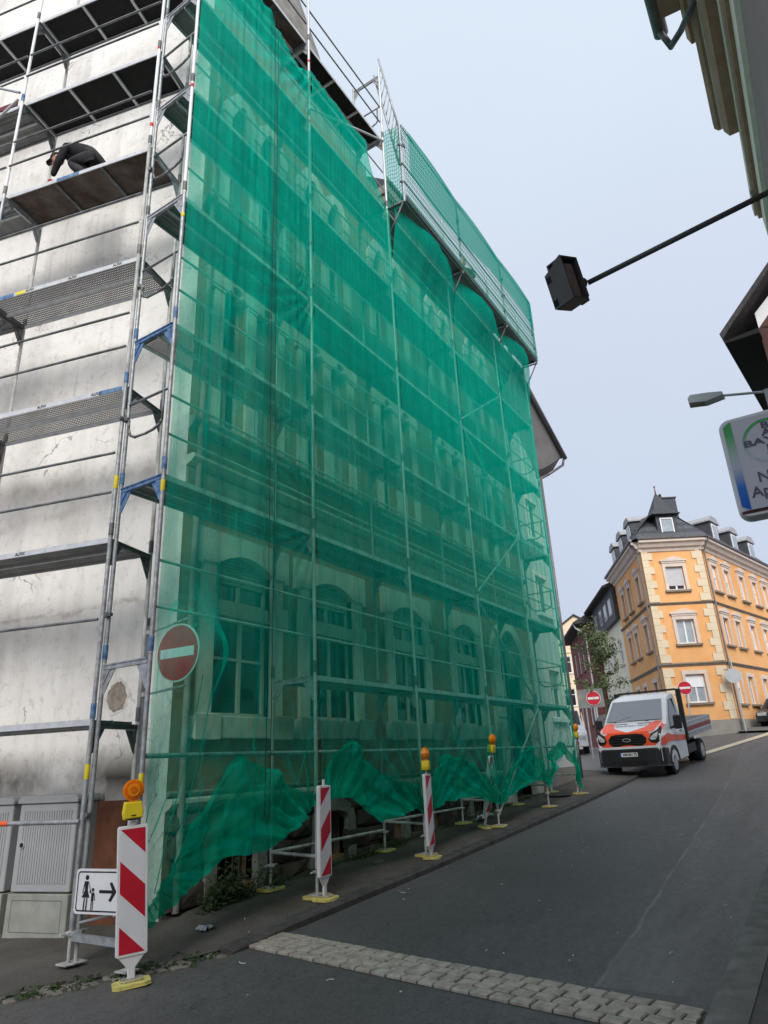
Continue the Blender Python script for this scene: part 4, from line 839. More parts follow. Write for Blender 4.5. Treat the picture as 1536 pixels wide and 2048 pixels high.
for i in range(2):
    a = T0+GD*GU[i]; c_ = T0+GD*GU[i+1]
    for k_, z in enumerate(GL):
        deck(gs, a.to_2d(), c_.to_2d(), GI.to_2d(), z, KN[i][k_], 1 if KN[i][k_] in ('ply', 'plyb') else 2)
        for h in ((.52, 1.02) if k_ else (1.02,)):
            ao = a-GI*.035; co_ = c_-GI*.035; rail(gs, (ao+GD*.03).to_2d(), (co_-GD*.03).to_2d(), z+h)
    ao = a-GI*.04; co_ = c_-GI*.04; rail(gs, ao.to_2d(), co_.to_2d(), -.40, m_steel, .022)
    p = ao.lerp(co_, .33); q = ao.lerp(co_, .38)
    if i == 0: tubeo('paint_band', (p.x, p.y, -.40), (q.x, q.y, -.40), .025, mat('orange_tape', (.85, .12, .03), .6), gs)
for z in (1.98, .0, 4.35, 6.3, 8.3): coupler(gs, T0.x+.03, T0.y-.02, z-.35)
tubeo('brace', T0+GD*2.65+Vector((-.04, -.02, 10.55)), T0+GD*5.2+Vector((-.04, -.02, 12.2)), .022, m_lgrey, gs)
tubeo('brace', T0+GD*2.65+Vector((-.04, -.02, 10.4)), T0+GD*5.2+Vector((-.04, -.02, 8.5)), .022, m_lgrey, gs)
b = MB(); pa = T0+GD*2.7+GI*.15; pb = T0+GD*4.4+GI*.15                          # hinged ladder under the second bay
for off in (0, .32):
    b.path([(pa+GI*off)+Vector((0, 0, 6.42)), (pb+GI*off)+Vector((0, 0, 4.6))], .016, 6)
for t in fr_(.05, .95, 7): b.path([pa.lerp(pb, t)+Vector((0, 0, 6.42-1.82*t)), pa.lerp(pb, t)+GI*.32+Vector((0, 0, 6.42-1.82*t))], .012, 6)
b.build('ladder', m_lgrey, gs, smooth=True)
GFr = Frame(T0.x, T0.y, 105, -1)
ex, ey = -GD, Vector((0, 0, 1))
for z, ts in ((4.50, (.18, .5, .85)), (6.47, (.14, .42, .7, .93)), (2.53, (.5,))):
    for t in ts: p = T0+GD*(t*2.6)+GI*.035; place_text('label_print', 'ALFIX', .055, m_black, gs, (p.x, p.y, z-.031), ex, ey)
for u, z, L in ((1.9, 6.47, .16), (2.2, .56, .18)):
    b = MB(GFr); b.box(u, u+L, -.0345, -.033, z-.055, z-.006); b.build('label_sticker', m_yel, gs)
for u, z, L in ((.08, 4.5, .34), (2.1, 6.47, .45), (1.25, 8.42, .4)):
    b = MB(GFr); b.box(u, u+L, -.0348, -.0335, z-.06, z-.002); b.build('blue_paint_mark', m_blue, gs)
b = MB(GFr); b.box(2.95, 3.15, -.36, -.14, 8.400, 8.4045); b.box(3.17, 3.30, -.36, -.14, 8.400, 8.4045); b.box(3.32, 3.45, -.36, -.14, 8.400, 8.4045); b.build('blue_print', m_blue, gs)
b = MB(GFr); b.box(2.75, 5.0, -.05, -.03, 10.40, 10.50); b.build('toe_board', mat('dull_red_board', (.12, .02, .03), .7, .3, 6), gs)
tubeo('label_band', T0+Vector((0, 0, -.02)), T0+Vector((0, 0, .12)), .0262, m_yel, gs); tubeo('label_band', T0+Vector((0, 0, 3.1)), T0+Vector((0, 0, 3.26)), .0262, m_yel, gs)
for z in (10.35, 8.75): tubeo('paint_band', T0+Vector((0, 0, z)), T0+Vector((0, 0, z+.07)), .0265, m_redp, gs)
b = MB(); b.box(4.43, 4.47, 5.66, 6.36, -1.40, -1.34); b.build('foot_frame', m_steel, gs)
tubeo('brace', (4.50, 6.37, -1.27), (4.55, 5.66, -1.12), .012, m_lgrey, gs)
# ================================================================== nets
def sm(x, a, b): return sstep(x, a, b)
BOT = [(4.53, -1.38), (5.0, -1.10), (5.59, -.81), (6.32, -.83), (6.99, -.44), (7.16, -.36), (7.82, -.38), (8.15, -.55), (8.52, -.74), (9.0, -.70), (9.48, -.63), (9.8, -.75), (10.6, -.60), (11.5, -.60), (12.2, -.72), (12.54, -.80), (13.5, -.62), (14.5, -.48), (15.06, -.51), (15.23, -.66), (15.9, -.2), (16.63, .08), (17.1, -.3), (17.4, -.73), (17.52, -.82)]
TOPL = [(4.51, 14.2), (5.3, 13.1), (5.77, 12.55), (6.71, 11.98), (7.05, 12.15), (7.16, 12.30), (7.4, 12.22), (8.43, 12.1), (8.95, 12.22), (9.02, 11.85), (9.2, 11.45), (9.45, 11.2), (9.7, 11.0), (9.85, 11.0), (17.52, 11.0)]
def lin(T, x):
    for (a, p), (c_, q) in zip(T, T[1:]):
        if x <= c_: return p+(q-p)*max(0, (x-a))/(c_-a)
    return T[-1][1]
def net_y(x, z, i):
    a, c_ = SX[i], SX[i+1]; u = (x-a)/(c_-a); env = math.sin(math.pi*min(1, max(0, u)))
    y = 5.585 - .03*env
    rr = random.Random(i*7+1)
    for k_ in range(9):
        fq = rr.uniform(6, 34) if k_ < 6 else rr.uniform(40, 75); ph = rr.uniform(0, 6.3); am = rr.uniform(.3, 1)*(.24 if i == 0 else .16)/fq; dr = rr.uniform(-.06, .06)
        msk = .5+.5*math.sin(z*rr.uniform(.3, .8)+ph*2)
        y += am*msk*(1.6 if i == 0 else .9)*math.sin(fq*(x+dr*z)+ph)*(.25+.75*env)
    if i == 0:                                     # loose cloth pulled towards the second standard
        for zc, s_ in ((7.2, 1), (3.2, .8), (12.2, 1.2)):
            th = math.atan2(zc-z, SX[1]+.05-x); d_ = math.hypot(zc-z, SX[1]-x); y -= .022*s_*math.sin(th*30)*math.exp(-d_/1.1)*min(1, d_*3)
        dz = math.exp(-(((x-4.93)/.36)**2+((z-1.17)/.40)**2)); y -= .47*dz*min(1, (x-4.51)*6)
    y -= env*((.05 if i == 0 else .022)*mnoise.noise((x*1.1, z*.35, i*2.3))+(.016 if i == 0 else .006)*mnoise.noise((x*7, z*.6, i)))
    for xp in (a, c_):                             # gathered towards the tied feet
        d_ = math.hypot(x-xp, z+.85)
        if z < 1.3 and d_ > 1e-3: y -= (.045*math.sin(26*math.atan2(x-xp, z+.85)+i)+.02*math.sin(61*math.atan2(x-xp, z+.85)))*math.exp(-d_/1.3)*min(1, d_*2)*(1-sm(z, .7, 1.3))
    if i >= 2: y -= .36*sm(z, 9.6, 10.95)*(.35+.65*env)
    if i < 2 and z > 11.2:
        d_ = math.hypot(x-SX[1], z-12.25); y -= .03*math.sin(26*math.atan2(x-SX[1], 12.6-z))*math.exp(-d_/.8)*min(1, d_*3)
    return y
for i in range(5):
    a, c_ = SX[i], SX[i+1]; nx_ = 170 if i < 2 else 90; nz_ = 260 if i == 0 else 170; b = MB(); pts = []
    for p in range(nx_+1):
        x = a+(c_-a)*p/nx_+ (.012 if p == 0 else 0); zb, zt = lin(BOT, x), lin(TOPL, x)
        if i == 4 and x > 16.6: zt = 11.0
        for q_ in range(nz_+1):
            z = zb+(zt-zb)*(q_/nz_)**1.55; pts.append((x, net_y(x, z, i), z))
    b.add(pts, [(p*(nz_+1)+q_, (p+1)*(nz_+1)+q_, (p+1)*(nz_+1)+q_+1, p*(nz_+1)+q_+1) for p in range(nx_) for q_ in range(nz_)])
    lab = ['loose creased green net nearest the gable, bulging round the no entry sign', 'green net gathered in a knot under the black top deck', 'green debris net hanging taut under the catch platform, middle sheet of the front', 'green debris net with two slanting braces pressed behind it', 'narrowest green debris net sheet at the far end by the plastered house'][i]
    nobj = tag(b.build('debris_net', m_net, smooth=True, base=(a, 5.6, lin(BOT, a))), lab, 'net', 'green debris nets on the street front')
    # folded-up hem, doubled cloth
    b = MB(); rr = random.Random(30+i); n1, n2 = 120, 40; pts = []
    ph = [rr.uniform(0, 6.3) for _ in range(4)]
    for p in range(n1+1):
        u = p/n1; x = a+.02+(c_-a-.04)*u; zb = lin(BOT, x)-.03
        if i == 0: zu = lin([(4.5, -1.30), (4.9, -.85), (5.23, -.42), (5.6, .06), (5.77, .17), (6.0, .16), (6.3, .0), (6.8, -.28), (7.16, -.33)], x)
        elif i == 4: zu = max(zb+.02, lin([(15.2, -.6), (15.8, .0), (16.4, .30), (16.8, .22), (17.2, -.2), (17.5, -.75)], x))
        else: zu = lin(BOT, x)+.02+(.80+.12*math.sin(ph[0]))*math.sin(math.pi*u)**.55*(.8+.2*math.sin(5*u+ph[1]))
        env = math.sin(math.pi*u)**.7; zu += env*(.09*mnoise.noise((x*3.0, i, 0))+.015*mnoise.noise((x*9, i, 2))); zb += env*.025*mnoise.noise((x*5, i, 5))
        for q_ in range(n2+1):
            v = q_/n2; z = zb+(zu-zb)*v; bl = math.sin(math.pi*min(1, v*.85+.12))
            y = 5.565+.16*bl*env - (.10 if i == 0 else .03)*bl*env*math.sin(math.pi*u*.8) - env*(.03*math.sin(19*u+3*v+ph[0])+.02*math.sin(37*u-6*v+ph[1])) - min(1, env*1.6)*(.11*mnoise.noise((x*2.6, z*1.6, i*3.1))+.05*mnoise.noise((x*8, z*2.2, i*5.7))+.012*mnoise.noise((x*22, z*5, i)))
            for xp in (a, c_):
                d_ = math.hypot(x-xp, z+.95); y -= (.04*math.sin(23*math.atan2(x-xp, z+.95)+i)+.015*math.sin(57*math.atan2(x-xp, z+.95)))*math.exp(-d_/1.1)*min(1, d_*2)
            if v > .97: y += .06*env
            pts.append((x, y, z))
    b.add(pts, [(p*(n2+1)+q_, (p+1)*(n2+1)+q_, (p+1)*(n2+1)+q_+1, p*(n2+1)+q_+1) for p in range(n1) for q_ in range(n2)])
    b.build('folded_hem', m_netd, nobj, smooth=True)
# coarse fall net round the catch platform: real cords, with fine cloth on its upper half
b = MB(); x0, x1 = SX[2], SX[5]; n1, n2 = 96, 26
def fy(x, z): return 5.165-.035*math.sin(math.pi*((x-x0) % 2.58)/2.58)*(.4+.6*math.sin(z*2))
P = lambda i_, j: (x0+(x1-x0)*i_/n1, 0, 11.12+2.12*j/n2)
vs_ = []
for i_ in range(n1+1):
    for j in range(n2+1):
        x, _, z = P(i_, j); x += .04*(j % 2)*(0 < i_ < n1); vs_.append((x, fy(x, z)-.012, z+.012*math.sin(x*3)))
b.add(vs_, [(p*(n2+1)+q_, (p+1)*(n2+1)+q_, (p+1)*(n2+1)+q_+1, p*(n2+1)+q_+1) for p in range(n1) for q_ in range(n2)])
k0 = len(b.v); e_ = []
for i_ in range(9):
    for j in range(22): e_.append((9.83, 5.62-.42*i_/8, 11.0+2.3*j/21+.03*math.sin(i_)))
b.add(e_, [(p*22+q_, (p+1)*22+q_, (p+1)*22+q_+1, p*22+q_+1) for p in range(8) for q_ in range(21)])
fn = b.build('fall_net', mat('green_cord', (.005, .30, .20), .8), base=(x0, 5.2, 11.1))
wm = fn.modifiers.new('cords', 'WIREFRAME'); wm.thickness = .011; wm.use_replace = True
tag(fn, 'pale green mesh net fixed upright along the high catch platform against the sky', 'net')
b = MB(); pts = []
for i_ in range(91):
    x = x0+.25+(x1-x0-.25)*i_/90
    for j in range(13): z = 12.15-.25*math.sin(x*.7)+ (13.22-12.15+.25*math.sin(x*.7))*j/12; pts.append((x, fy(x, z)-.03, z))
b.add(pts, [(p*13+q_, (p+1)*13+q_, (p+1)*13+q_+1, p*13+q_+1) for p in range(90) for q_ in range(12)])
b.build('dust_cloth', m_neth, fn, smooth=True)
b = MB(); pts = [(9.83, 5.62-.42*i_/8, 11.0+2.25*j/10) for i_ in range(9) for j in range(11)]
b.add(pts, [(p*11+q_, (p+1)*11+q_, (p+1)*11+q_+1, p*11+q_+1) for p in range(8) for q_ in range(10)]); b.build('side_cloth', net_mat('thin_green_cloth', .10, (.004, .42, .32), (.85, .98, .95), False), fn)
# thin dark hoist lines hanging down the front of the first net
for j, (xa, xb) in enumerate(((6.02, 6.03), (6.09, 6.12))):
    b = MB(); b.path([(xa+(xb-xa)*t+.012*math.sin(t*9+j), 5.47-.02*math.sin(3*t), 12.4-12.9*t) for t in fr_(0, 1, 14)], .004, 5)
    tag(b.build('hoist_rope', m_dark, base=(xb, 5.47, -.5)), ['left one of two thin dark ropes hanging before the creased first net', 'right one of two thin dark ropes hanging before the creased first net'][j], 'rope', 'hoist ropes')
THR = ['pale thread from the no entry sign down to the net corner', 'pale thread right of the one under the no entry sign', 'pale thread left of the second post above the folded hem', 'pale thread right of the second post above the folded hem', 'pale strand running down to the second post at mid height', 'pale strand left of the other one at mid height']
for j, (p0, p1) in enumerate((((5.05, .95), (4.62, -1.0)), ((5.2, .9), (4.80, -.9)), ((7.05, .9), (6.6, -.2)), ((7.25, .8), (7.7, -.1)), ((6.7, 6.8), (7.08, 2.9)), ((6.5, 7.4), (7.0, 3.4)))):
    b = MB(); b.path([(p0[0]+(p1[0]-p0[0])*t+.02*math.sin(t*5), 5.46, p0[1]+(p1[1]-p0[1])*t) for t in fr_(0, 1, 5)], .006, 5)
    tag(b.build('loose_thread', m_neth, base=(p1[0], 5.46, p1[1])), THR[j], 'thread', 'loose net threads')
# ================================================================== delineators with warning lamps
def clip_poly(poly, a, b_, c_):                      # keep a*x+b*y<=c
    o = []
    for i in range(len(poly)):
        p, q = poly[i], poly[(i+1) % len(poly)]; dp, dq = a*p[0]+b_*p[1]-c_, a*q[0]+b_*q[1]-c_
        if dp <= 0: o.append(p)
        if dp*dq < 0: t = dp/(dp-dq); o.append((p[0]+(q[0]-p[0])*t, p[1]+(q[1]-p[1])*t))
    return o
def delineator(x, y, gz, deg, mirror, lamp, label, h0=.20, lean=0.0, pad=True, lamp_deg=0):
    t = thing('delineator', label, 'delineator', (x, y, gz), 'striped delineators along the scaffold')
    fr = Frame(x, y, deg, 1, gz); W_, H = .25, 1.0
    b = MB(fr); b.prism([(-W_/2, h0+.012), (-W_/2+.012, h0), (W_/2-.012, h0), (W_/2, h0+.012), (W_/2, h0+H-.012), (W_/2-.012, h0+H), (-W_/2+.012, h0+H), (-W_/2, h0+H-.012)], -.03, .012)
    b.prism([(-W_/2+.02, h0), (W_/2-.02, h0), (.028, h0-.09), (.028, 0.03), (-.028, 0.03), (-.028, h0-.09)], -.024, .0); b.box(-.02, .02, -.02, .0, h0+H, h0+H+.07)
    b.build('panel', m_white, t, bevel=.004)
    b = MB(fr); bd = [(-W_/2+.022, h0+.022), (W_/2-.022, h0+.022), (W_/2-.022, h0+H-.022), (-W_/2+.022, h0+H-.022)]
    b.prism(bd, .0122, .0135); b.build('reflective_sheet', m_wsign, t)
    b = MB(fr)
    for k_ in range(-1, 4):                           # red where ((v-u) mod .5) >= .25, v from the top, u from the left
        lo, hi = .25+.5*k_, .5+.5*k_; sg = 1 if not mirror else -1
        # v = H+h0 - z ; u = x+W/2 (or W/2-x)
        # lo <= (H+h0-z) - (sg*x+W/2) <= hi
        p = clip_poly(bd, -1*-sg, 1, H+h0-W_/2-lo) if False else bd
        p = clip_poly(p, sg, 1, H+h0-W_/2-lo); 
        if len(p) > 2: p = clip_poly(p, -sg, -1, -(H+h0-W_/2-hi))
        if len(p) > 2: b.prism(p, .0135, .0148)
    b.build('red_stripes', m_red, t)
    b = MB(fr); pl = [(-.15, -.08), (-.10, -.12), (.10, -.12), (.15, -.08), (.15, .08), (.10, .12), (-.10, .12), (-.15, .08)]
    b.prism(pl, .003, .03, axis='z'); b.prism([(p[0]*.62, p[1]*.62) for p in pl], .03, .05, axis='z', mi=1); b.build('foot_plate', [m_pad, m_padg], t, bevel=.004)
    if lamp:
        f2 = Frame(x, y, deg+lamp_deg, 1, gz); zc = h0+H+.06; ly = -.01
        b = MB(f2); b.prism([(-.075, zc), (.075, zc), (.085, zc+.05), (.07, zc+.135), (-.07, zc+.135), (-.085, zc+.05)], ly-.055, ly+.055); bx = b.build('warning_lamp', m_yellow, t, bevel=.008)
        b = MB(f2); b.box(-.02, .02, ly+.056, ly+.058, zc+.02, zc+.03); b.box(-.055, .055, ly+.05, ly+.0552, zc-.012, zc+.0); b.build('switch', m_black, bx)
        b = MB(f2); c_ = (0, ly, zc+.235)
        for r_, o_, th in ((.092, 0, .05), (.078, .034, .02), (.055, .05, .014), (.03, .058, .008)):
            b.disc((0, ly+o_, zc+.235), (0, 1, 0), r_, th, 22, mi=int(r_ in (.078, .03))); 
            if o_: b.disc((0, ly-o_, zc+.235), (0, 1, 0), r_, th, 22)
        b.box(-.03, .03, ly-.03, ly+.03, zc+.1352, zc+.16); b.build('lens', [m_orange_l, m_amber_d], bx, smooth=False)
    if lean: t.rotation_mode = 'QUATERNION'; t.rotation_quaternion = Quaternion(lean[0], R(lean[1]))
    return t
delineator(4.37, 5.40, ground_z(4.4, 5.4), -34, False, True, 'nearest striped delineator with amber lamp, standing on the road corner before the pedestrian sign', h0=.21, lean=((math.cos(yaw), math.sin(yaw), 0), -4.0))
delineator(7.13, 5.49, pave_z(7.13, 5.5), 4, True, False, 'striped delineator without a lamp, on the pavement in front of the dark folded net', h0=.24)
delineator(9.68, 5.47, pave_z(9.68, 5.5), 8, True, True, 'slender striped delineator with tilted amber lamp, on the kerb halfway along the net', h0=.16, lamp_deg=12)
delineator(12.36, 5.83, pave_z(12.3, 5.8), 5, True, True, 'delineator hidden behind the net with its amber lamp poking through', h0=.25, lean=((1, 0, 0), 11.5))
delineator(17.5, 5.70, pave_z(17.4, 5.7), 5, True, True, 'farthest delineator with amber lamp at the uphill end of the net', h0=.25, lean=((1, 0, 0), 6))
# ================================================================== signs by the scaffold corner
t = thing('pedestrian_sign', 'white sign with mother and child pictogram and arrow on the scaffold foot', 'sign', (4.44, 6.02, -1.2))
PF = Frame(4.40, 6.29, -80, 1)                        # u towards the street, w towards -X
if PF.nrm.x > 0: PF.nrm = -PF.nrm
def rrect(u0, u1, z0, z1, r, n=4): return arc(u1-r, z1-r, r, 0, 90, n)+arc(u0+r, z1-r, r, 90, 180, n)+arc(u0+r, z0+r, r, 180, 270, n)+arc(u1-r, z0+r, r, 270, 360, n)
b = MB(PF); b.prism(rrect(-.02, .60, -1.17, -.80, .035), -.01, .004); b.build('plate', m_wsign, t)
b = MB(PF); o_ = rrect(.0, .58, -1.15, -.82, .03); i_ = rrect(.012, .568, -1.138, -.832, .022); n_ = len(o_)
b.add([(p[0], .0055, p[1]) for p in o_+i_], [(k_, (k_+1) % n_, n_+(k_+1) % n_, n_+k_) for k_ in range(n_)])
def fig(u, z, s, skirt):
    b.prism(arc(u, z, .022*s, 0, 360, 10)[:-1], .0045, .006)
    zt = z-.03*s
    if skirt:
        b.prism([(u-.024*s, zt), (u+.02*s, zt), (u+.018*s, zt-.075*s), (u+.044*s, zt-.135*s), (u-.05*s, zt-.135*s), (u-.016*s, zt-.075*s)], .0045, .006)
        b.prism([(u-.026*s, zt), (u-.016*s, zt-.01), (u-.035*s, zt-.10*s), (u-.045*s, zt-.10*s)], .0046, .0062)
        b.prism([(u+.018*s, zt), (u+.026*s, zt-.01*s), (u+.062*s, zt-.09*s), (u+.054*s, zt-.10*s)], .0046, .0062)
        for du in (-.022, .008): b.prism([(u+du*s, zt-.138*s), (u+(du+.015)*s, zt-.138*s), (u+(du+.013)*s, zt-.235*s), (u+(du-.004)*s, zt-.235*s)], .0045, .006)
    else:
        b.prism([(u-.022*s, zt), (u+.022*s, zt), (u+.018*s, zt-.10*s), (u-.02*s, zt-.10*s)], .0045, .006)
        b.prism([(u+.018*s, zt), (u+.03*s, zt-.01*s), (u+.045*s, zt-.09*s), (u+.035*s, zt-.095*s)], .0046, .0062); b.prism([(u-.02*s, zt), (u-.03*s, zt-.0*s), (u-.055*s, zt+.02*s), (u-.05*s, zt-.005)], .0046, .0062)
        for du in (-.02, .004): b.prism([(u+du*s, zt-.102*s), (u+(du+.015)*s, zt-.102*s), (u+(du+.016)*s, zt-.20*s), (u+(du+.002)*s, zt-.20*s)], .0045, .006)
fig(.115, -.872, 1.0, True); fig(.195, -.972, .72, False)
b.prism([(.27, -.972), (.42, -.972), (.385, -.915), (.412, -.905), (.472, -.985), (.412, -1.068), (.385, -1.055), (.42, -.998), (.27, -.998)], .0045, .006)
b.build('pictogram', m_black, t)
t = thing('no_entry_sign', 'round no entry sign behind the green net on its grey post', 'sign', (5.12, 6.35, ground_z(5.1, 6.3)))
pz0 = ground_z(5.1, 6.3); b = MB(); b.tube((5.10, 6.42, pz0), (5.10, 6.42, 1.62), .033, 12); b.tube((5.10, 6.42, 1.60), (5.10, 6.42, 1.69), .036, 12, mi=1); b.build('post', [m_steeld, m_black], t, smooth=False)
nrm_ = Vector((-1, -.06, 0)).normalized(); sc_ = Vector((4.80, 5.575, 1.165)); tx = Vector((-nrm_.y, nrm_.x, 0))
if tx.y > 0: tx = -tx
b = MB(); b.disc(sc_, nrm_, .30, .012, 36, mi=0); b.build('plate', m_wsign, t)
b = MB(); b.disc(sc_+nrm_*.008, nrm_, .283, .004, 36); b.build('red_disc', m_red, t)
SF = lambda u, w, z: sc_+tx*u+nrm_*w+Vector((0, 0, z))
b = MB(SF); b.box(-.235, .235, .0105, .0125, -.048, .048); b.build('white_bar', m_wsign, t)
for z in (1.52, .83):
    b = MB(); e_ = sc_-nrm_*.02+Vector((0, 0, z-1.17)); b.tube((5.10, 6.42, z), e_+tx*.1, .014, 6); b.tube((5.10, 6.42, z-.022), (5.10, 6.42, z+.022), .046, 10); b.build('bracket', m_steel, t)
# ================================================================== street cabinets
CFr = Frame(CX, CY, 105, -1)
def cabinet(u0, u1, label, dw=.36):
    p = CFr((u0+u1)/2, dw, 0); g = ground_z(p.x, p.y)-.02; t = thing('street_cabinet', label, 'cabinet', (p.x, p.y, g), 'grey street cabinets')
    b = MB(CFr); b.prism([(u0-.03, g), (u1+.03, g), (u1+.015, g+.06), (u1+.01, g+.46), (u0-.01, g+.46), (u0-.015, g+.06)], .06, dw+.02); b.build('base', m_conc, t, bevel=.008)
    b = MB(CFr); o_ = rrect(u0+.06, u1-.06, g+.09, g+.40, .02); i_ = rrect(u0+.066, u1-.066, g+.096, g+.394, .016); n_ = len(o_); b.add([(p[0], dw+.0215, p[1]) for p in o_+i_], [(k_, (k_+1) % n_, n_+(k_+1) % n_, n_+k_) for k_ in range(n_)]); b.build('panel_joint', m_cabd, t)
    b = MB(CFr); b.box(u0, u1, .07, dw, g+.475, g+1.38); b.build('body', m_cab, t, bevel=.01)
    b = MB(CFr)
    n = 20
    for k_ in range(n): x = u0+.075+(u1-u0-.15)*k_/(n-1); b.box(x-.011, x+.011, dw+.0008, dw+.009, g+.56, g+1.30)
    d_ = b.build('door', m_cab, t); b = MB(CFr); xk = u1-.1; b.disc((xk, dw+.012, g+.95), (0, 1, 0), .036, .02, 18); b.build('lock', m_lgrey, d_)
    b = MB(CFr); b.disc((xk, dw+.0235, g+.95), (0, 1, 0), .026, .003, 16); b.build('lock_face', m_black, d_)
    b = MB(CFr); b.prism([(u0-.02, g+1.382), (u1+.02, g+1.382), (u1+.02, g+1.42), (u1-.01, g+1.46), (u0+.01, g+1.46), (u0-.02, g+1.42)], .05, dw+.03); b.build('roof', m_cab, t, bevel=.006)
cabinet(.86, 1.66, 'grey ribbed street cabinet on concrete base, right beside the scaffold legs', .42)
cabinet(1.78, 2.6, 'grey ribbed street cabinet cut off by the left edge of the picture', .40)
# ================================================================== people (one skinned body each, clothes by region)
def body(parent, pts, edges, rad, mats, region, root=0, name='body', sub=2):
    me = bpy.data.meshes.new(name); off = wloc(parent); me.from_pydata([Vector(p)-off for p in pts], edges, [])
    o = bpy.data.objects.new(name, me); COL.objects.link(o); o.parent = parent
    sk = o.modifiers.new('skin', 'SKIN'); sk.use_smooth_shade = True
    for i, r_ in enumerate(rad): me.skin_vertices[0].data[i].radius = (r_, r_) if not isinstance(r_, tuple) else r_
    me.skin_vertices[0].data[root].use_root = True
    ss = o.modifiers.new('sub', 'SUBSURF'); ss.levels = sub; ss.render_levels = sub
    dg = bpy.context.evaluated_depsgraph_get(); m2_ = bpy.data.meshes.new_from_object(o.evaluated_get(dg)); o.modifiers.clear(); o.data = m2_
    m2_.materials.clear()
    for m in mats: m2_.materials.append(m)
    for p in m2_.polygons: p.use_smooth = True; p.material_index = region(Vector(p.center)+off)
    return o
def head(parent, c_, fw, upv, mats=(m_skin, m_cap2), hat=True):
    fw = Vector(fw).normalized(); sdv = Vector(upv).cross(fw).normalized(); upv = fw.cross(sdv).normalized(); c_ = Vector(c_)
    HF = lambda x, y, z: c_+fw*x+sdv*y+upv*z
    b = MB(HF); b.ball((0, 0, 0), .098, .076, .115, 14, 10); b.ball((.035, 0, -.06), .062, .052, .06, 10, 8); b.prism([(.09, .02), (.125, -.025), (.09, -.03)], -.012, .012); b.ball((0, .077, -.01), .018, .012, .03, 8, 6); b.ball((0, -.077, -.01), .018, .012, .03, 8, 6)
    h = b.build('head', mats[0], parent, smooth=True)
    b = MB(HF)
    for s_ in (-1, 1): b.ball((.086, s_*.032, .012), .012, .014, .009, 8, 6)
    b.box(.088, .094, -.022, .022, -.066, -.06); b.build('eyes_and_mouth', m_black, h)
    if hat:
        b = MB(HF); pts = []
        for j in range(6):
            t = math.pi*.5*j/5
            for i in range(14): a = 2*math.pi*i/14; pts.append((.107*math.cos(a)*math.cos(t)-.006, .086*math.sin(a)*math.cos(t), .035+.095*math.sin(t)))
        b.add(pts, [(j*14+i, j*14+(i+1) % 14, (j+1)*14+(i+1) % 14, (j+1)*14+i) for j in range(5) for i in range(14)]); b.prism([(.07, -.06), (.17, -.045), (.185, 0), (.17, .045), (.07, .06)], .034, .044, axis='z'); b.build('cap', mats[1], h, smooth=True)
    else:
        b = MB(HF); b.ball((-.014, 0, .03), .098, .082, .1, 12, 8); b.build('hair', m_cap2, h, smooth=True)
def hand(parent, c_, d, side, m, s=1.0):
    d = Vector(d).normalized(); side = Vector(side).normalized(); pn = d.cross(side).normalized(); c_ = Vector(c_); pts = [c_-d*.02*s, c_+d*.045*s]; rad = [.024*s, .03*s]; ed = [(0, 1)]
    for k_, (o_, L) in enumerate(((-.03, .062), (-.01, .072), (.01, .068), (.03, .052))):
        p = len(pts); pts += [c_+d*.08*s+side*o_*s, c_+d*(.08+L*.6)*s+side*o_*1.1*s+pn*.018*s, c_+d*(.08+L*.8)*s+side*o_*1.1*s+pn*.045*s]; rad += [.012*s, .0095*s, .008*s]; ed += [(1, p), (p, p+1), (p+1, p+2)]
    p = len(pts); pts += [c_+d*.03*s-side*.045*s, c_+d*.065*s-side*.055*s+pn*.02*s]; rad += [.013*s, .01*s]; ed += [(0, p), (p, p+1)]
    body(parent, pts, ed, rad, [m], lambda q_: 0, name='hand', sub=1)
# man kneeling on the gable scaffold, bent forward over his hands
zd = 8.42
def GP(u, inw, z): p = T0+GD*u+GI*inw; return Vector((p.x, p.y, z))
pt = thing('person', 'man in black jacket and cap crouching on the gable scaffold deck', 'person', GP(1.45, .36, zd))
P_ = [GP(1.22, .36, zd+.52), GP(1.40, .36, zd+.66), GP(1.62, .36, zd+.80), GP(1.80, .36, zd+.88), GP(1.93, .36, zd+.86),   # pelvis, loin, chest, neck base, neck
      GP(1.72, .18, zd+.80), GP(1.80, .15, zd+.52), GP(1.90, .17, zd+.27),                                             # outer arm
      GP(1.72, .54, zd+.80), GP(1.88, .56, zd+.52), GP(2.02, .52, zd+.28),
      GP(1.22, .22, zd+.48), GP(1.62, .20, zd+.44), GP(1.26, .20, zd+.10), GP(1.46, .20, zd+.04),                       # outer leg
      GP(1.22, .50, zd+.48), GP(1.56, .54, zd+.12), GP(1.14, .52, zd+.09), GP(1.02, .52, zd+.06)]
E_ = [(0, 1), (1, 2), (2, 3), (3, 4), (2, 5), (5, 6), (6, 7), (2, 8), (8, 9), (9, 10), (0, 11), (11, 12), (12, 13), (13, 14), (0, 15), (15, 16), (16, 17), (17, 18)]
R_ = [.165, .165, .185, .12, .06, .085, .06, .042, .085, .06, .042, .115, .085, .058, .045, .115, .085, .058, .045]
leg_ = lambda q: (q-GP(1.22, .36, zd+.5)).dot(GD) < .13 or (q.z < zd+.5 and abs((q-T0).dot(GD)-1.4) < .38 and not ((q-T0).dot(GD) > 1.68))
body(pt, P_, E_, R_, [m_black_c, m_greyt], lambda q: 1 if leg_(q) else 0)
head(pt, GP(2.06, .36, zd+.87), GD*.75-Vector((0, 0, .66))-GI*.25, (0, 0, 1))
hand(pt, GP(1.93, .17, zd+.20), Vector((0, 0, -1))+GD*.3, GD, m_redg, 1.15); hand(pt, GP(2.06, .52, zd+.21), Vector((0, 0, -1))+GD*.3, GD, m_redg, 1.15)
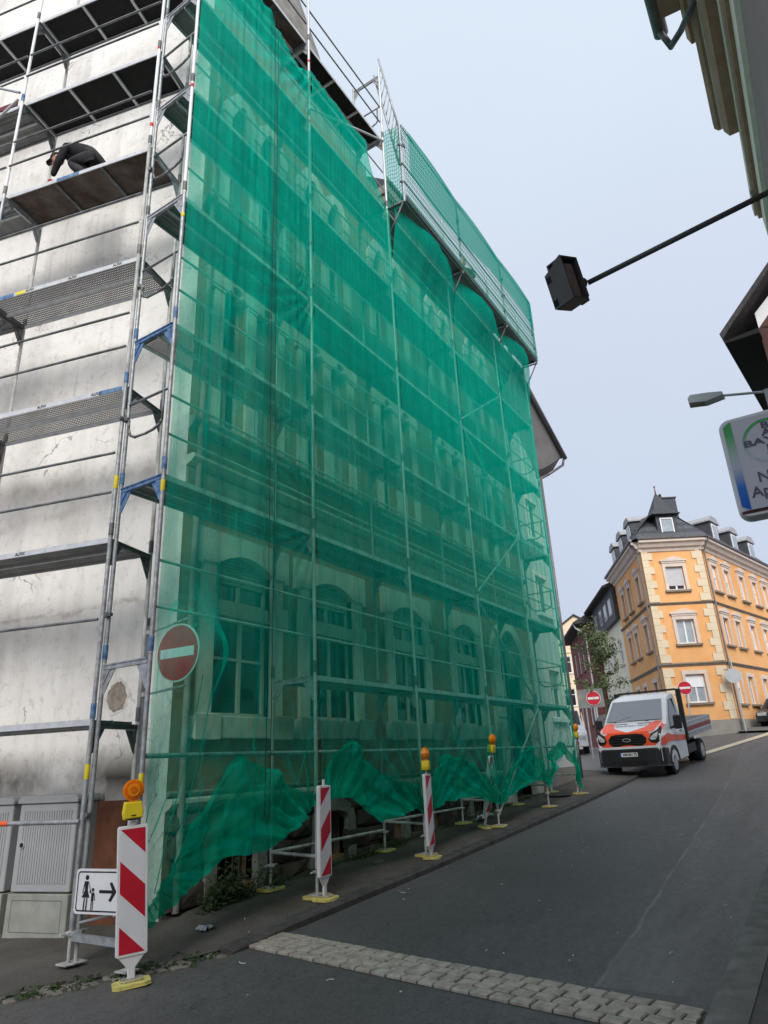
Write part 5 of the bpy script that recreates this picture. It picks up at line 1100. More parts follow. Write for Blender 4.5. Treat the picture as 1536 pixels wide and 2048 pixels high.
def stander(x, y, zf, label, hd, bend):
    pt = thing('person', label, 'person', (x, y, zf)); fw = Vector((math.cos(R(hd)), math.sin(R(hd)), 0)); sd_ = Vector((-fw.y, fw.x, 0)); B = lambda f, s, z: Vector((x, y, zf))+fw*f+sd_*s+Vector((0, 0, z))
    bx = bend
    P_ = [B(-.1*bx, 0, .93), B(.08*bx, 0, 1.12-.08*bx), B(.26*bx, 0, 1.36-.2*bx), B(.36*bx, 0, 1.48-.26*bx), B(.42*bx, 0, 1.54-.28*bx), B(.25*bx, .2, 1.38-.22*bx), B(.25*bx+.08, .27, 1.12-.24*bx), B(.4*bx+.22, .2, .98-.25*bx), B(.25*bx, -.2, 1.38-.22*bx), B(.25*bx+.05, -.28, 1.12-.24*bx), B(.4*bx+.2, -.22, .96-.25*bx),
          B(-.1*bx, .1, .88), B(0, .12, .48), B(-.04, .12, .09), B(.1, .12, .04), B(-.1*bx, -.1, .88), B(.06, -.13, .48), B(.0, -.13, .09), B(.14, -.13, .04)]
    body(pt, P_, E_, [.15, .15, .175, .11, .055, .075, .055, .04, .075, .055, .04, .11, .08, .055, .045, .11, .08, .055, .045], [m_tg, m_greyt], lambda q: 1 if q.z < zf+.9 else 0)
    head(pt, B(.46*bx+.02, 0, 1.66-.32*bx), fw-Vector((0, 0, .3+.3*bx)), (0, 0, 1), hat=False)
    for s_ in (1, -1): hand(pt, B(.4*bx+.27, s_*.21, .95-.25*bx), fw-Vector((0, 0, .6)), (0, 0, 1), m_skin)
stander(14.2, 5.86, 11.15, 'upright scaffolder seen as a silhouette through the high fall net', 200, .25)
stander(16.85, 5.86, 11.15, 'stooping scaffolder seen as a silhouette near the far end of the high platform', 160, 1.0)
# ================================================================== platform truck
TX, TY = 21.55, 5.33; tdeg = 180-5.2
tr = thing('flatbed_truck', 'white and orange flatbed truck parked half on the pavement facing downhill', 'truck', (TX, TY, road_z(22)))
tz = road_z(22); a_ = R(tdeg); tf = Vector((math.cos(a_), math.sin(a_), 0)); tl = Vector((-tf.y, tf.x, 0)); slope_ = .105
def TF(x, y, z): return Vector((TX, TY, tz))+tf*x+tl*y+Vector((0, 0, z - slope_*min(0, x+.9)*.9))     # x forward from bumper, y left, z up
secs = [(.0, .42, .80, .88, .86, .82, .70), (-.05, .40, .92, .96, .93, 1.22, .78), (-.32, .36, .97, 1.0, .95, 1.36, .83), (-.62, .36, .99, 1.0, .96, 1.47, .86), (-.80, .36, .99, 1.0, .96, 1.53, .86), (-1.46, .36, .99, 1.0, .89, 2.17, .73), (-1.60, .36, .99, 1.0, .87, 2.26, .68), (-1.85, .36, .99, 1.0, .86, 2.31, .64), (-2.35, .36, .99, 1.0, .86, 2.32, .64), (-2.42, .36, .98, .99, .85, 2.22, .64)]
b = MB(TF); n = 10; pts = []
for (x, zb, wl, wb, wt, zt, wr) in secs:
    zs_ = min(1.12, zt-.12); pts += [(x, -wl, zb), (x, -wl, .85 if zt > 1 else .6), (x, -wb, zs_), (x, -wt, zt-.07), (x, -wr, zt), (x, wr, zt), (x, wt, zt-.07), (x, wb, zs_), (x, wl, .85 if zt > 1 else .6), (x, wl, zb)]
fs_ = [(i*n+j, (i+1)*n+j, (i+1)*n+(j+1) % n, i*n+(j+1) % n) for i in range(len(secs)-1) for j in range(n)]+[tuple(range(n)), tuple(range((len(secs)-1)*n, len(secs)*n))]
b.add(pts, fs_); cabo = b.build('cab', m_tw, tr, smooth=False, bevel=.012)
b = MB(TF); b.prism([(-.06, .28), (.07, .30), (.10, .42), (.09, .66), (.02, .74), (-.30, .74), (-.62, .62), (-.62, .30)], -1.0, 1.0, axis='u') if False else None
bp = MB(TF)                                             # bumper
pl = [(-.50, -1.0), (-.12, -.99), (.05, -.80), (.09, -.5), (.10, 0), (.09, .5), (.05, .80), (-.12, .99), (-.50, 1.0)]
bp.prism(pl, .28, .78, axis='z'); bp.build('bumper', m_tb, tr, bevel=.035)
b = MB(TF); b.box(.1002, .105, -.5, .5, .33, .44); b.build('air_intake', m_dark, tr)
fx = lambda y: .05-.13*abs(y)**2.2
b = MB(TF); ys = fr_(-.93, .93, 16)
b.add([(fx(y)+.02-(.03 if z > 1.1 else 0)-(.06 if z > 1.2 else 0), y, z) for y in ys for z in (.79, .95, 1.12, 1.24)], [(i*4+j, (i+1)*4+j, (i+1)*4+j+1, i*4+j+1) for i in range(16) for j in range(3)]); b.build('front_mask', m_to, tr, smooth=True)
b = MB(TF); b.add([(fx(y)+.032, y, z) for y in ys for z in (.775, .84)], [(i*2, (i+1)*2, (i+1)*2+1, i*2+1) for i in range(16)]); b.build('chrome_strip', m_tw, tr)
b = MB(TF); gp = [(-.42, .85), (.42, .85), (.54, .93), (.56, 1.05), (.46, 1.16), (.30, 1.185), (-.30, 1.185), (-.46, 1.16), (-.56, 1.05), (-.54, .93)]; ng = len(gp)
b.add([(fx(y)+.034, y, z) for y, z in gp]+[(fx(y)-.1, y, z) for y, z in gp]+[(fx(0)+.036, 0, 1.0)], [(i, (i+1) % ng, 2*ng) for i in range(ng)]+[(i, (i+1) % ng, ng+(i+1) % ng, ng+i) for i in range(ng)]); gr = b.build('grille', m_dark, tr)
for z in (.91, .98, 1.05, 1.12):
    b = MB(TF); w_ = .50-.3*abs(z-1.02); yy = fr_(-w_, w_, 8); b.add([(fx(y)+.038+.012*(q_ in (1, 2)), y, z+(-.011, -.008, .008, .011)[q_]) for y in yy for q_ in range(4)], [(i*4+q_, (i+1)*4+q_, (i+1)*4+q_+1, i*4+q_+1) for i in range(8) for q_ in range(3)]); b.build('grille_bar', m_tb, gr)
el = lambda rx, rz, x: [(x, rx*math.cos(2*math.pi*i/20), 1.015+rz*math.sin(2*math.pi*i/20)) for i in range(20)]
b = MB(TF); b.add(el(.12, .05, .106)+el(.12, .05, .07), [tuple(range(20))]+[(i, (i+1) % 20, 20+(i+1) % 20, 20+i) for i in range(20)]); b.build('oval_badge', m_lgrey, gr)
b = MB(TF); b.add(el(.102, .038, .1075), [tuple(range(20))]); b.build('badge_field', m_tb, gr)
for s_ in (-1, 1):
    hp = [(.62, 1.02), (.68, .93), (.84, .90), (.92, .96), (.955, 1.16), (.965, 1.36), (.86, 1.26), (.70, 1.17)]; nh = len(hp)
    hx = lambda y, z: fx(y)+.036-.34*max(0, z-1.08)-.25*max(0, y-.88)
    b = MB(TF); b.add([(hx(y, z), s_*y, z) for y, z in hp]+[(hx(y, z)-.18, s_*y*.98, z) for y, z in hp]+[(hx(.82, 1.06)+.02, s_*.82, 1.06)], [(i, (i+1) % nh, 2*nh) for i in range(nh)]+[(i, (i+1) % nh, nh+(i+1) % nh, nh+i) for i in range(nh)]); h_ = b.build('headlight', m_black, tr)
    b = MB(TF); b.add([(hx(y, z)+.022, s_*y, z) for y, z in [(.66, 1.05), (.70, .99), (.82, 1.0), (.88, 1.10), (.90, 1.22), (.76, 1.14)]], [tuple(range(6))]); b.build('reflector', m_lgrey, h_)
HZ = [(-.05, 1.22), (-.32, 1.36), (-.62, 1.47), (-.80, 1.53)]
def hoodz(x):
    for (x0, z0), (x1, z1) in zip(HZ, HZ[1:]+[(-9, 9)]):
        if x >= x1: return z0+(z1-z0)*(x-x0)/(x1-x0)
    return 1.53
b = MB(TF); xs = [-.055, -.32, -.62, -.795]
for s_ in (-1, 1):
    b.add([(x+.004, s_*y, hoodz(x)+.008) for x, (y0, y1) in zip(xs, [(.0, .77), (.46, .82), (.54, .85), (.66, .85)]) for y in (y0, y1)], [(0, 1, 3, 2), (2, 3, 5, 4), (4, 5, 7, 6)])
    b.add([(x, s_*y, z) for x, y, z in ((-.07, .80, 1.20), (-.32, .845, 1.355), (-.62, .872, 1.465), (-.80, .875, 1.52), (-.80, .965, 1.44), (-.62, .965, 1.40), (-.32, .957, 1.29), (-.07, .935, 1.14))], [(0, 1, 6, 7), (1, 2, 5, 6), (2, 3, 4, 5)])
    b.add([(x, s_*y, z) for x, y, z in ((-.36, 1.008, 1.12), (-.62, 1.010, 1.18), (-.95, 1.008, 1.12), (-.95, 1.006, .95), (-.5, 1.006, .92), (-.36, 1.0, .90))], [tuple(range(6))])
    b.add([(x, s_*y, z) for x, y, z in ((-.04, .955, .84), (-.04, .965, 1.02), (-.36, 1.008, 1.12), (-.36, 1.0, .86))], [(0, 1, 2, 3)])
    b.add([(x, s_*(1.006), z) for x, z in ((-.95, 1.12), (-2.38, .99), (-2.38, .84), (-.95, .95))], [(0, 1, 2, 3)])
b.build('orange_decal', m_to, tr)
b = MB(TF)
for s_ in (-1, 1): b.box(-.68, -.64, s_*.16, s_*.56, hoodz(-.66)+.004, hoodz(-.66)+.014)
b.build('hood_vent', m_black, tr)
e_ = tl.copy(); up_ = (-tf*.93+Vector((0, 0, .36))).normalized()
place_text('hood_lettering', 'GERÜSTBAU KELM', .115, m_letter, tr, TF(-.47, 0, hoodz(-.47)+.012), e_, up_)
b = MB(TF); ws = [(-.83, -.86, 1.56), (-.83, .86, 1.56), (-1.42, .765, 2.13), (-1.42, -.765, 2.13)]; b.add([(x+.028, y, z+.024) for x, y, z in ws], [(0, 1, 2, 3)])
wsm = mat('windscreen_glass', (.03, .036, .04), .04, .1, 1, spec=1.0); wsm.node_tree.nodes['Principled BSDF'].inputs['IOR'].default_value = 2.05
b.build('windscreen', wsm, tr)
b = MB(TF); b.path([(-.79, -.60, 1.56), (-.92, -.10, 1.70)], .011, 5); b.path([(-.79, .38, 1.56), (-.90, .80, 1.66)], .011, 5); b.build('wiper', m_black, tr)
b = MB(TF); b.add([(-.83+.034, -.55, 1.575), (-.83+.034, -.20, 1.575), (-.88+.034, -.22, 1.625), (-.88+.034, -.53, 1.625)], [(0, 1, 2, 3)]); b.build('dashboard_paper', m_wsign, tr)
for s_ in (-1, 1):
    b = MB(TF); sd = [(-1.02, 1.0, 1.30), (-2.05, 1.0, 1.24), (-2.05, .89, 2.12), (-1.62, .895, 2.12), (-1.12, .965, 1.58)]; b.add([(x, s_*(y+.012), z) for x, y, z in sd], [tuple(range(5))]); b.build('side_window', m_glass, tr)
    b = MB(TF); b.box(-1.14, -1.0, 1.10 if s_ > 0 else -1.32, 1.32 if s_ > 0 else -1.10, 1.26, 1.66); m__ = b.build('mirror', m_tb, tr, bevel=.035); b = MB(TF); b.path([(-1.03, s_*1.0, 1.3), (-1.06, s_*1.14, 1.36)], .035, 6); b.build('mirror_arm', m_tb, m__)
    b = MB(TF); b.box(-2.02, -1.86, s_*1.004, s_*1.03, 1.14, 1.17); b.build('handle', m_tb, tr)
    for xw in (-.95, -4.20):
        wt = .23 if xw > -2 else .42
        b = MB(TF); y0 = s_*(.98-wt); y1 = s_*.985; b.tube((xw, y0, .35), (xw, y1, .35), .35, 24); w_ = b.build('wheel', m_tyre, tr, bevel=.02)
        b = MB(TF); b.tube((xw, s_*.987, .35), (xw, s_*.99, .35), .215, 18); b.tube((xw, s_*.99, .35), (xw, s_*1.0, .35), .09, 12); b.build('rim', m_rim, w_)
        if xw > -2:
            b = MB(TF); b.prism([(xw+.47*math.cos(R(a)), .36+.47*math.sin(R(a))) for a in fr_(0, 180, 14)]+[(xw+.37*math.cos(R(a)), .36+.37*math.sin(R(a))) for a in fr_(180, 0, 14)], s_*.98, s_*1.012); b.build('wheel_arch', m_tb, tr)
# registration plate
b = MB(TF); b.box(.1005, .108, -.26, .26, .56, .67); pl_ = b.build('number_plate', m_wsign, tr); b = MB(TF); b.box(.1081, .109, -.26, -.215, .56, .67); b.build('plate_band', m_blue_s, pl_)
place_text('plate_lettering', 'XM·SN 75', .098, m_black, pl_, TF(.110, .03, .615), e_, (0, 0, 1), bold=.003)
# chassis, headboard and bed
b = MB(TF); b.box(-5.6, -2.3, -.42, .42, .52, .74); b.box(-5.2, -2.6, -.98, -.80, .42, .62); b.box(-3.6, -2.6, .75, .95, .40, .66); b.build('chassis', m_tb, tr)
b = MB(TF); b.box(-3.55, -2.55, -1.01, -.99, .38, .52); b.build('side_guard', m_bed, tr)
b = MB(TF); b.box(-5.75, -2.52, -1.04, 1.04, .86, .95); bd_ = b.build('bed', m_bed, tr)
b = MB(TF)
for s_ in (-1, 1): b.box(-5.75, -2.56, s_*1.04 if s_ < 0 else 1.01, -1.01 if s_ < 0 else 1.04, .952, 1.36)
b.box(-5.75, -5.72, -1.009, 1.009, .952, 1.36); b.build('side_board', m_bed, tr, bevel=.006)
b = MB(TF)
for s_ in (-1, 1): b.box(-5.70, -2.60, s_*1.041, s_*1.047, 1.06, 1.18)
b.build('red_side_stripe', mat('dull_red_band', (.24, .03, .035), .6), tr)
b = MB(TF)
for s_ in (-1, 1):
    for z in (1.005, 1.22, 1.32): b.box(-5.72, -2.58, s_*1.04, s_*1.052, z, z+.025)
b.build('board_rib', m_lgrey, tr)
b = MB(TF); b.box(-2.55, -2.45, -1.07, -.93, .80, 2.38); b.box(-2.55, -2.45, .93, 1.07, .80, 2.38); b.box(-2.55, -2.45, -.93, .93, 2.34, 2.40); b.box(-2.51, -2.47, -.93, .93, .95, 1.5); b.build('headboard_frame', m_tb, tr)
b = MB(TF); b.path([(-3.0, -.3, 1.0), (-4.6, -.1, 1.45)], .03); b.path([(-3.1, .1, 1.0), (-4.8, .3, 1.42)], .03); b.build('load_tubes', m_steel, tr)
b = MB(TF); b.box(-4.5, -4.1, -1.03, -.70, .80, .83); b.box(-4.75, -4.72, -1.0, -.6, .25, .8); b.build('mudguard', m_tb, tr)
# ================================================================== dark van and car glimpsed behind
def small_car(name, label, cat, x, y, deg, m, L=4.2, Wd=1.75, H=1.48, van=False):
    gz = ground_z(x, y)+.0; t = thing(name, label, cat, (x, y, gz)); a = R(deg); f_ = Vector((math.cos(a), math.sin(a), 0)); l_ = Vector((-f_.y, f_.x, 0)); CF = lambda u, w, z: Vector((x, y, gz))+f_*u+l_*w+Vector((0, 0, z))
    prof = [(0, .35), (.02, .62), (.15, .75), (1.0, .92), (1.75, H-.06), (2.1, H), (3.4, H-.03), (4.0, .98), (4.18, .85), (4.2, .4)] if not van else [(0, .35), (.02, .85), (.2, 1.0), (.85, 1.18), (1.5, H-.05), (1.8, H), (4.3, H), (4.5, 1.0), (4.5, .4)]
    b = MB(CF); n = len(prof); h = Wd/2; ins = [0 if z < 1.0 else .13*(z-1.0)/.45 for _, z in prof]
    b.add([(-u, -h+i_, z) for (u, z), i_ in zip(prof, ins)]+[(-u, h-i_, z) for (u, z), i_ in zip(prof, ins)], [tuple(range(n)), tuple(range(n, 2*n))]+[(i, (i+1) % n, n+(i+1) % n, n+i) for i in range(n)]); b.build('car_body', m, t, bevel=.03)
    u0, z0 = prof[3]; u1, z1 = prof[4]
    b = MB(CF); b.add([(-u0-.06+.02, -h+.2, z0+.09), (-u0-.06+.02, h-.2, z0+.09), (-u1+.06+.02, h-.25, z1-.03), (-u1+.06+.02, -h+.25, z1-.03)], [(0, 1, 2, 3)]); b.build('windscreen', m_glass, t)
    for s_ in (-1, 1):
        b = MB(CF); b.add([(-u0-.35, s_*(h-.01), 1.02), (-3.5, s_*(h-.01), 1.02), (-3.3, s_*(h-.09), H-.12), (-u1-.1, s_*(h-.09), H-.12)], [(0, 1, 2, 3)]); b.build('side_window', m_glass, t)
        b = MB(CF); b.box(-.16, .0, s_*(h-.45) if s_ > 0 else -h+.08, h-.08 if s_ > 0 else -(h-.45), .62, .76); b.build('headlight', m_lgrey, t)
        for u in (.8, 3.4): b = MB(CF); b.tube((-u, s_*(h-.2), .31), (-u, s_*(h+.01), .31), .31, 18); w_ = b.build('wheel', m_tyre, t); b = MB(CF); b.tube((-u, s_*(h+.011), .31), (-u, s_*(h+.016), .31), .19, 14); b.build('rim', m_rim, w_)
    b = MB(CF); b.box(-.04, .03, -.5, .5, .42, .56); b.build('grille', m_tb, t)
small_car('parked_car', 'dark parked car cut off by the right edge on the uphill road', 'car', 37.3, 2.35, 168, m_blackcar)
small_car('parked_van', 'white van with dark bumper half hidden behind the last delineator', 'van', 29.3, 9.75, 198, m_tw, H=1.95, van=True)
# ================================================================== right-hand houses, lamps and shop sign
rh = thing('cornice_house', 'mauve house close on the right with heavy grey stone cornice', 'house', (4, -1.0, -1.6))
HF_ = Frame(0, -.95, 180, 1)                           # u along -X, w towards the street (+Y)
if HF_.nrm.y < 0: HF_.nrm = -HF_.nrm
HX = lambda x, w, z: Vector((x, -.95+w, z))
b = MB(HX); b.box(-9, 11.9, -9, 0, -1.7, 8.75); b.build('wall', m_mauve, rh)
def band(x1, prof, m, name='moulding'):
    b = MB(HX); b.prism(prof, -9, x1, axis='u'); return b.build(name, m, rh)
band(11.86, [(.0, 8.30), (.06, 8.36), (.06, 8.80), (-.2, 8.80), (-.2, 8.30)], m_cline)
band(11.84, [(-.2, 8.803), (.115, 8.803), (.125, 8.87), (-.2, 8.87)], m_umber); band(11.82, [(-.2, 8.873), (.165, 8.873), (.17, 9.06), (-.2, 9.06)], m_cline)
band(9.9, [(-.3, 9.063), (.30, 9.063), (.36, 9.20), (.36, 9.30), (-.3, 9.30)], m_umber, 'cornice')
band(9.95, [(-.3, 9.303), (.37, 9.303), (.378, 9.35), (-.3, 9.35)], m_cline)
band(10.0, [(-.3, 9.353), (.42, 9.353), (.47, 9.43), (.47, 9.56), (-.3, 9.56)], m_umber, 'cornice')
band(8.4, [(-.3, 9.563), (.52, 9.563), (.56, 9.72), (-.3, 9.72)], m_umber, 'cornice')
b = MB(HX); b.prism([(.56, 9.70), (.90, 9.74), (.90, 9.80), (-.3, 10.1), (-.3, 9.725), (.56, 9.725)], -9, 7.9, axis='u'); b.build('eaves_board', m_umber, rh)
b = MB(HX); b.prism([(.86+.10*math.cos(R(a)), 9.82+.10*math.sin(R(a))) for a in fr_(180, 360, 8)], -9, 8.2, axis='u'); g_ = b.build('gutter', m_gut, rh)
b = MB(HX); b.path([(8.1, .86, 9.72), (8.2, .78, 9.5), (8.0, .62, 9.45), (7.6, .40, 9.35)], .045, 8); b.build('downpipe', m_gut, rh, smooth=True)
b = MB(HX); b.ball((11.2, .12, 8.93), .10, .06, .13, 10, 8); b.ball((11.25, .10, 8.80), .07, .05, .09, 10, 8); b.build('corbel', m_stoned, rh, smooth=True)
# dark box lantern on its long arm
bl = thing('box_lantern', 'dark anthracite box lantern hanging on a long arm from the right', 'lamp', (6.0, 1.3, 4.5))
b = MB(); b.tube((6.12, 1.16, 4.592), (6.12, -.60, 4.795), .028, 10); b.tube((6.12, -.60, 4.795), (6.12, -.98, 4.838), .034, 10); b.build('arm', m_anth, bl, smooth=True)
bG = Vector((5.9, 1.282, 4.330)); bR, bL, bU = Vector((.861, -.430, .271)), Vector((.436, .899, .042)), Vector((-.262, .082, .962))
BF = lambda r_, l_, u_: bG+bR*r_+bL*l_+bU*u_
def prz(poly, r0, r1): return [(r0, p[0], p[1]) for p in poly]+[(r1, p[0], p[1]) for p in poly], [tuple(range(len(poly))), tuple(range(len(poly), 2*len(poly)))]+[(i, (i+1) % len(poly), len(poly)+(i+1) % len(poly), len(poly)+i) for i in range(len(poly))]
b = MB(BF); side = [(0, 0), (.25, 0), (.25, .385), (.115, .43), (.105, .455), (0, .484)]
b.add(*prz(side, 0, .02)); b.box(.0202, .27, 0, .21, .464, .4838); b.box(.25, .27, 0, .22, .03, .4638); b.box(.0202, .2498, .19, .21, .02, .4638); b.box(.0202, .25, 0.0, .25, -.004, .018); b.build('case', m_anth, bl, bevel=.003)
b = MB(BF); b.box(.022, .165, .012, .18, .02, .40); b.build('diffuser', m_anth2, bl, bevel=.004)
b = MB(BF); b.box(-.0035, -.0003, .185, .2502, .285, .355); b.box(-.0035, -.0003, .185, .2502, .02, .09); b.build('vent', m_dark, bl)
b = MB(BF); b.box(.2702, .31, .03, .19, .05, .40); b.box(.31, .34, .06, .16, .02, .10); b.tube((.29, .1, .24), (.375, .1, .24), .062, 12); b.build('clamp', m_anth, bl)
# illuminated pharmacy sign (unlit)
ps = thing('shop_sign', 'rounded white projecting shop sign with green and blue edge on the right', 'sign', (6.0, 0, 1.7))
SX_ = 6.0; bt = R(2)
SG = lambda u, w, z: Vector((SX_-w, .30-u, z))        # u to the right (-Y), w towards the camera
b = MB(SG); b.prism(rrect(0, 1.0, 1.74, 2.62, .09, 6), -.16, 0); b.build('case', m_wsign, ps, bevel=.006)
b = MB(SG); b.prism(rrect(.03, .97, 1.79, 2.59, .06, 6), .0062, .009); b.build('front_panel', m_lilac, ps)
b = MB(SG); b.prism(rrect(.025, .975, 1.765, 1.789, .008, 2), .0005, .004); b.build('dirt_edge', m_timb, ps)
mg, k = new('fading_stripe', .4); sep = k.n('ShaderNodeSeparateXYZ'); k.l(k.pos(), sep.inputs[0])
mr = k.n('ShaderNodeMapRange'); k.l(sep.outputs[2], mr.inputs[0]); mr.inputs[1].default_value = 1.80; mr.inputs[2].default_value = 2.58
k.l(k.ramp(mr.outputs[0], [(.0, (.0, .11, .55)), (.25, (.02, .17, .58)), (.48, (.50, .54, .62)), (.6, (.45, .56, .52)), (.85, (.08, .42, .14)), (1, (.05, .38, .09))]), k.b.inputs['Base Color'])
b = MB(SG); b.prism([(.035, 1.83), (.085, 1.795), (.10, 1.795), (.10, 2.585), (.085, 2.585), (.035, 2.55)], .0092, .0105); b.build('colour_stripe', mg, ps)
b = MB(SG); cu_, cz_ = .345, 2.35; n_ = 48
b.add([(cu_+r_*math.cos(2*math.pi*i/n_), .0115, cz_+r_*math.sin(2*math.pi*i/n_)) for r_ in (.195, .172) for i in range(n_)], [(i, (i+1) % n_, n_+(i+1) % n_, n_+i) for i in range(n_)]); b.build('logo_ring', mg, ps)
EX, EZ = Vector((0, -1, 0)), Vector((0, 0, 1))
for s_, u, z, sx_ in (('B', .352, 2.485, 1.4), ('A', .352, 2.42, 1.4), ('BAYER', .352, 2.352, 1.62), ('E', .352, 2.282, 1.4), ('R', .352, 2.215, 1.4)):
    me = text_mesh(s_, .078, m_letter, bold=.0025); ez = EX.cross(EZ); link('logo_lettering', me, ps, SG(u-.012, .0115, z), Matrix((EX, EZ, ez)).transposed().to_quaternion(), (sx_, 1, 1))
place_text('sign_lettering', 'N', .125, m_letter, ps, SG(.245, .0115, 2.045), EX, EZ, .002); place_text('sign_lettering', 'Ap', .125, m_letter, ps, SG(.20, .0115, 1.925), EX, EZ, .002)
b = MB(SG); b.tube((.5, -.08, 2.62), (.5, -.08, 2.9), .02); b.tube((.5, -.08, 2.88), (1.3, -.08, 2.88), .02); b.box(1.0, 1.3, -.1, -.06, 2.0, 2.06); b.build('bracket', m_lgrey, ps)
# half-timbered gable house and street lamp
th = thing('half_timbered_house', 'dark half timbered gable house with overhanging black eaves, right edge', 'house', (16, -1, -1.1))
KX = 16.0
KF = Frame(KX, .24, -96.0, 1); KF.d = Vector((math.sin(R(-6)), -math.cos(R(-6)), 0)); KF.nrm = Vector((-math.cos(R(-6)), -math.sin(R(-6)), 0))   # u to the right along the gable, w towards the camera
KF.d = Vector((-.10, -.995, 0)); KF.nrm = Vector((-.995, .10, 0))
b = MB(KF); b.prism([(0.72, -1.2), (6, -1.2), (6, 12.2), (3.6, 12.2), (.72, 9.65)], -9, -.45); b.build('wall', m_white, th)
b = MB(KF); b.prism([(.0, 9.06), (-.06, 9.20), (3.6, 12.90), (7.3, 9.2), (7.2, 9.1), (3.6, 12.78), (.12, 9.20)], -7.0, .0); b.build('roof', m_tile, th)
b = MB(KF); b.prism([(.0, 9.0), (.74, 9.03), (.74, 8.9), (.0, 8.93)], -7, -.05); b.build('eaves', m_dark, th)
b = MB(KF); b.box(.72, .95, -.449, -.40, -1, 9.2); b.box(.95, 6, -.449, -.40, 8.5, 8.75); b.box(.95, 6, -.449, -.40, 6.4, 6.62); b.box(2.2, 2.4, -.449, -.40, 6.62, 8.5); b.prism([(.72, 9.2), (3.6, 12.1), (3.6, 11.8), (.95, 9.1)], -.449, -.40); b.build('timber', m_timb, th)
b = MB(KF); b.box(1.25, 1.9, -.449, -.42, 7.0, 8.2); b.build('window', m_glass, th)
sl_ = thing('street_lamp', 'pale grey street lamp head on a thin arm from the timbered house', 'lamp', (12.6, .6, 5.9))
b = MB(); b.tube((13.0, .46, 6.19), (13.0, -.30, 6.01), .026, 8); b.box(12.96, 13.04, -.36, -.22, 5.72, 6.06); b.build('arm', m_lgrey, sl_)
LF = lambda u, w, z: Vector((13.0, .44, 6.19))+Vector((0, .96, .16)).normalized()*u+Vector((-1, 0, 0))*w+Vector((0, -.16, .96))*z
b = MB(LF); b.prism([(-.02, -.03), (.0, .05), (.25, .07), (.56, .07), (.60, .0), (.58, -.11), (.28, -.12)], -.10, .10); b.build('lamp_head', m_lgrey, sl_, bevel=.01)
b = MB(LF); b.box(.31, .565, -.08, .08, -.135, -.121); b.build('lamp_glass', m_anth2, sl_)
# ================================================================== far signs
def post_sign(x, y, h, label, draw, r=.03):
    gz = ground_z(x, y); t = thing('road_sign', label, 'sign', (x, y, gz)); b = MB(); b.tube((x, y, gz), (x, y, gz+h), r, 8); b.build('post', m_lgrey, t); draw(t, gz); return t
cd_ = Vector((-.96, -.27, 0)); rd_ = Vector((.27, -.96, 0))
def no_entry(t, c_, r):
    b = MB(); b.disc(c_, cd_, r, .02, 28); b.build('rim', m_wsign, t); b = MB(); b.disc(Vector(c_)+cd_*.012, cd_, r*.94, .006, 28); b.build('disc', m_red, t)
    G_ = lambda u, w, z: Vector(c_)+rd_*u+cd_*w+Vector((0, 0, z)); b = MB(G_); b.box(-r*.76, r*.76, .016, .019, -r*.16, r*.16); b.build('bar', m_wsign, t)
def d1(t, gz):
    c_ = Vector((27.9, 8.05, 2.02)); G_ = lambda u, w, z: c_+rd_*u+cd_*w+Vector((0, 0, z)); b = MB(G_); b.prism(rrect(-.52, .48, -.36, .36, .05), -.02, .0); b.build('back_board', m_plyg, t); no_entry(t, G_(.08, .02, 0), .28)
    b = MB(); b.tube(G_(-.25, -.05, -.3), G_(-.25, -.05, -.3)-Vector((0, 0, 2.0)), .03); b.build('leg', m_steel, t)
post_sign(27.95, 8.0, 2.0, 'no entry sign on a grey square board beside the young tree', d1)
def d2(t, gz): no_entry(t, Vector((33.55, 5.43, 2.52)), .30)
post_sign(33.6, 5.42, 2.5, 'small no entry sign standing right behind the truck cab', d2)
def d3(t, gz): b = MB(); b.disc((35.95, 3.62, 3.05), cd_, .34, .02, 24); b.build('plate', m_lgrey, t); b = MB(); b.tube((36.05, 3.5, 3.3), (35.9, 3.95, 3.35), .02); b.build('arm', m_rust, t)
post_sign(36.0, 3.60, 3.4, 'blank grey back of a round sign at the orange corner', d3)
def d4(t, gz): b = MB(); b.disc((26.0, 7.12, .93), cd_, .36, .02, 24); b.build('plate', m_steeld, t)
post_sign(26.05, 7.1, 1.2, 'dark round sign seen from behind left of the truck mirror', d4)
# young street tree
tr_ = thing('street_tree', 'slim young street tree with sparse leaves behind the truck', 'tree', (28.6, 7.75, ground_z(28.6, 7.75)))
q = random.Random(3); gz = ground_z(28.6, 7.75); b = MB(); tips = []
b.tube((28.6, 7.75, gz), (28.62, 7.72, 2.2), .05, 8, .04); b.tube((28.62, 7.72, 2.2), (28.55, 7.78, 5.2), .04, 7, .012)
for k_ in range(26):
    z = q.uniform(1.5, 4.6); a = q.uniform(0, 6.3); L = q.uniform(.35, 1.0)*(1.15-.12*abs(z-3)); p = Vector((28.62, 7.72, z)); e = p+Vector((math.cos(a)*L, math.sin(a)*L, L*q.uniform(.2, .8))); b.tube(p, e, .014, 5, .005); tips += [p.lerp(e, t) for t in fr_(.3, 1, 6)]
tips += [Vector((28.57, 7.77, z)) for z in fr_(3, 5.3, 10)]
b.build('trunk', m_bark, tr_); b = MB()
for p in tips:
    for _ in range(15):
        c_ = p+Vector((q.gauss(0, .11), q.gauss(0, .11), q.gauss(0, .11))); s_ = q.uniform(.05, .09); a = Vector((q.gauss(0, 1), q.gauss(0, 1), q.gauss(0, 1))).normalized()*s_; n_ = a.orthogonal().normalized()*s_*.5; b.add([c_-a, c_+n_, c_+a, c_-n_], [(0, 1, 2, 3)])
tag(b.build('crown', m_leaf2, tr_), kind='stuff')
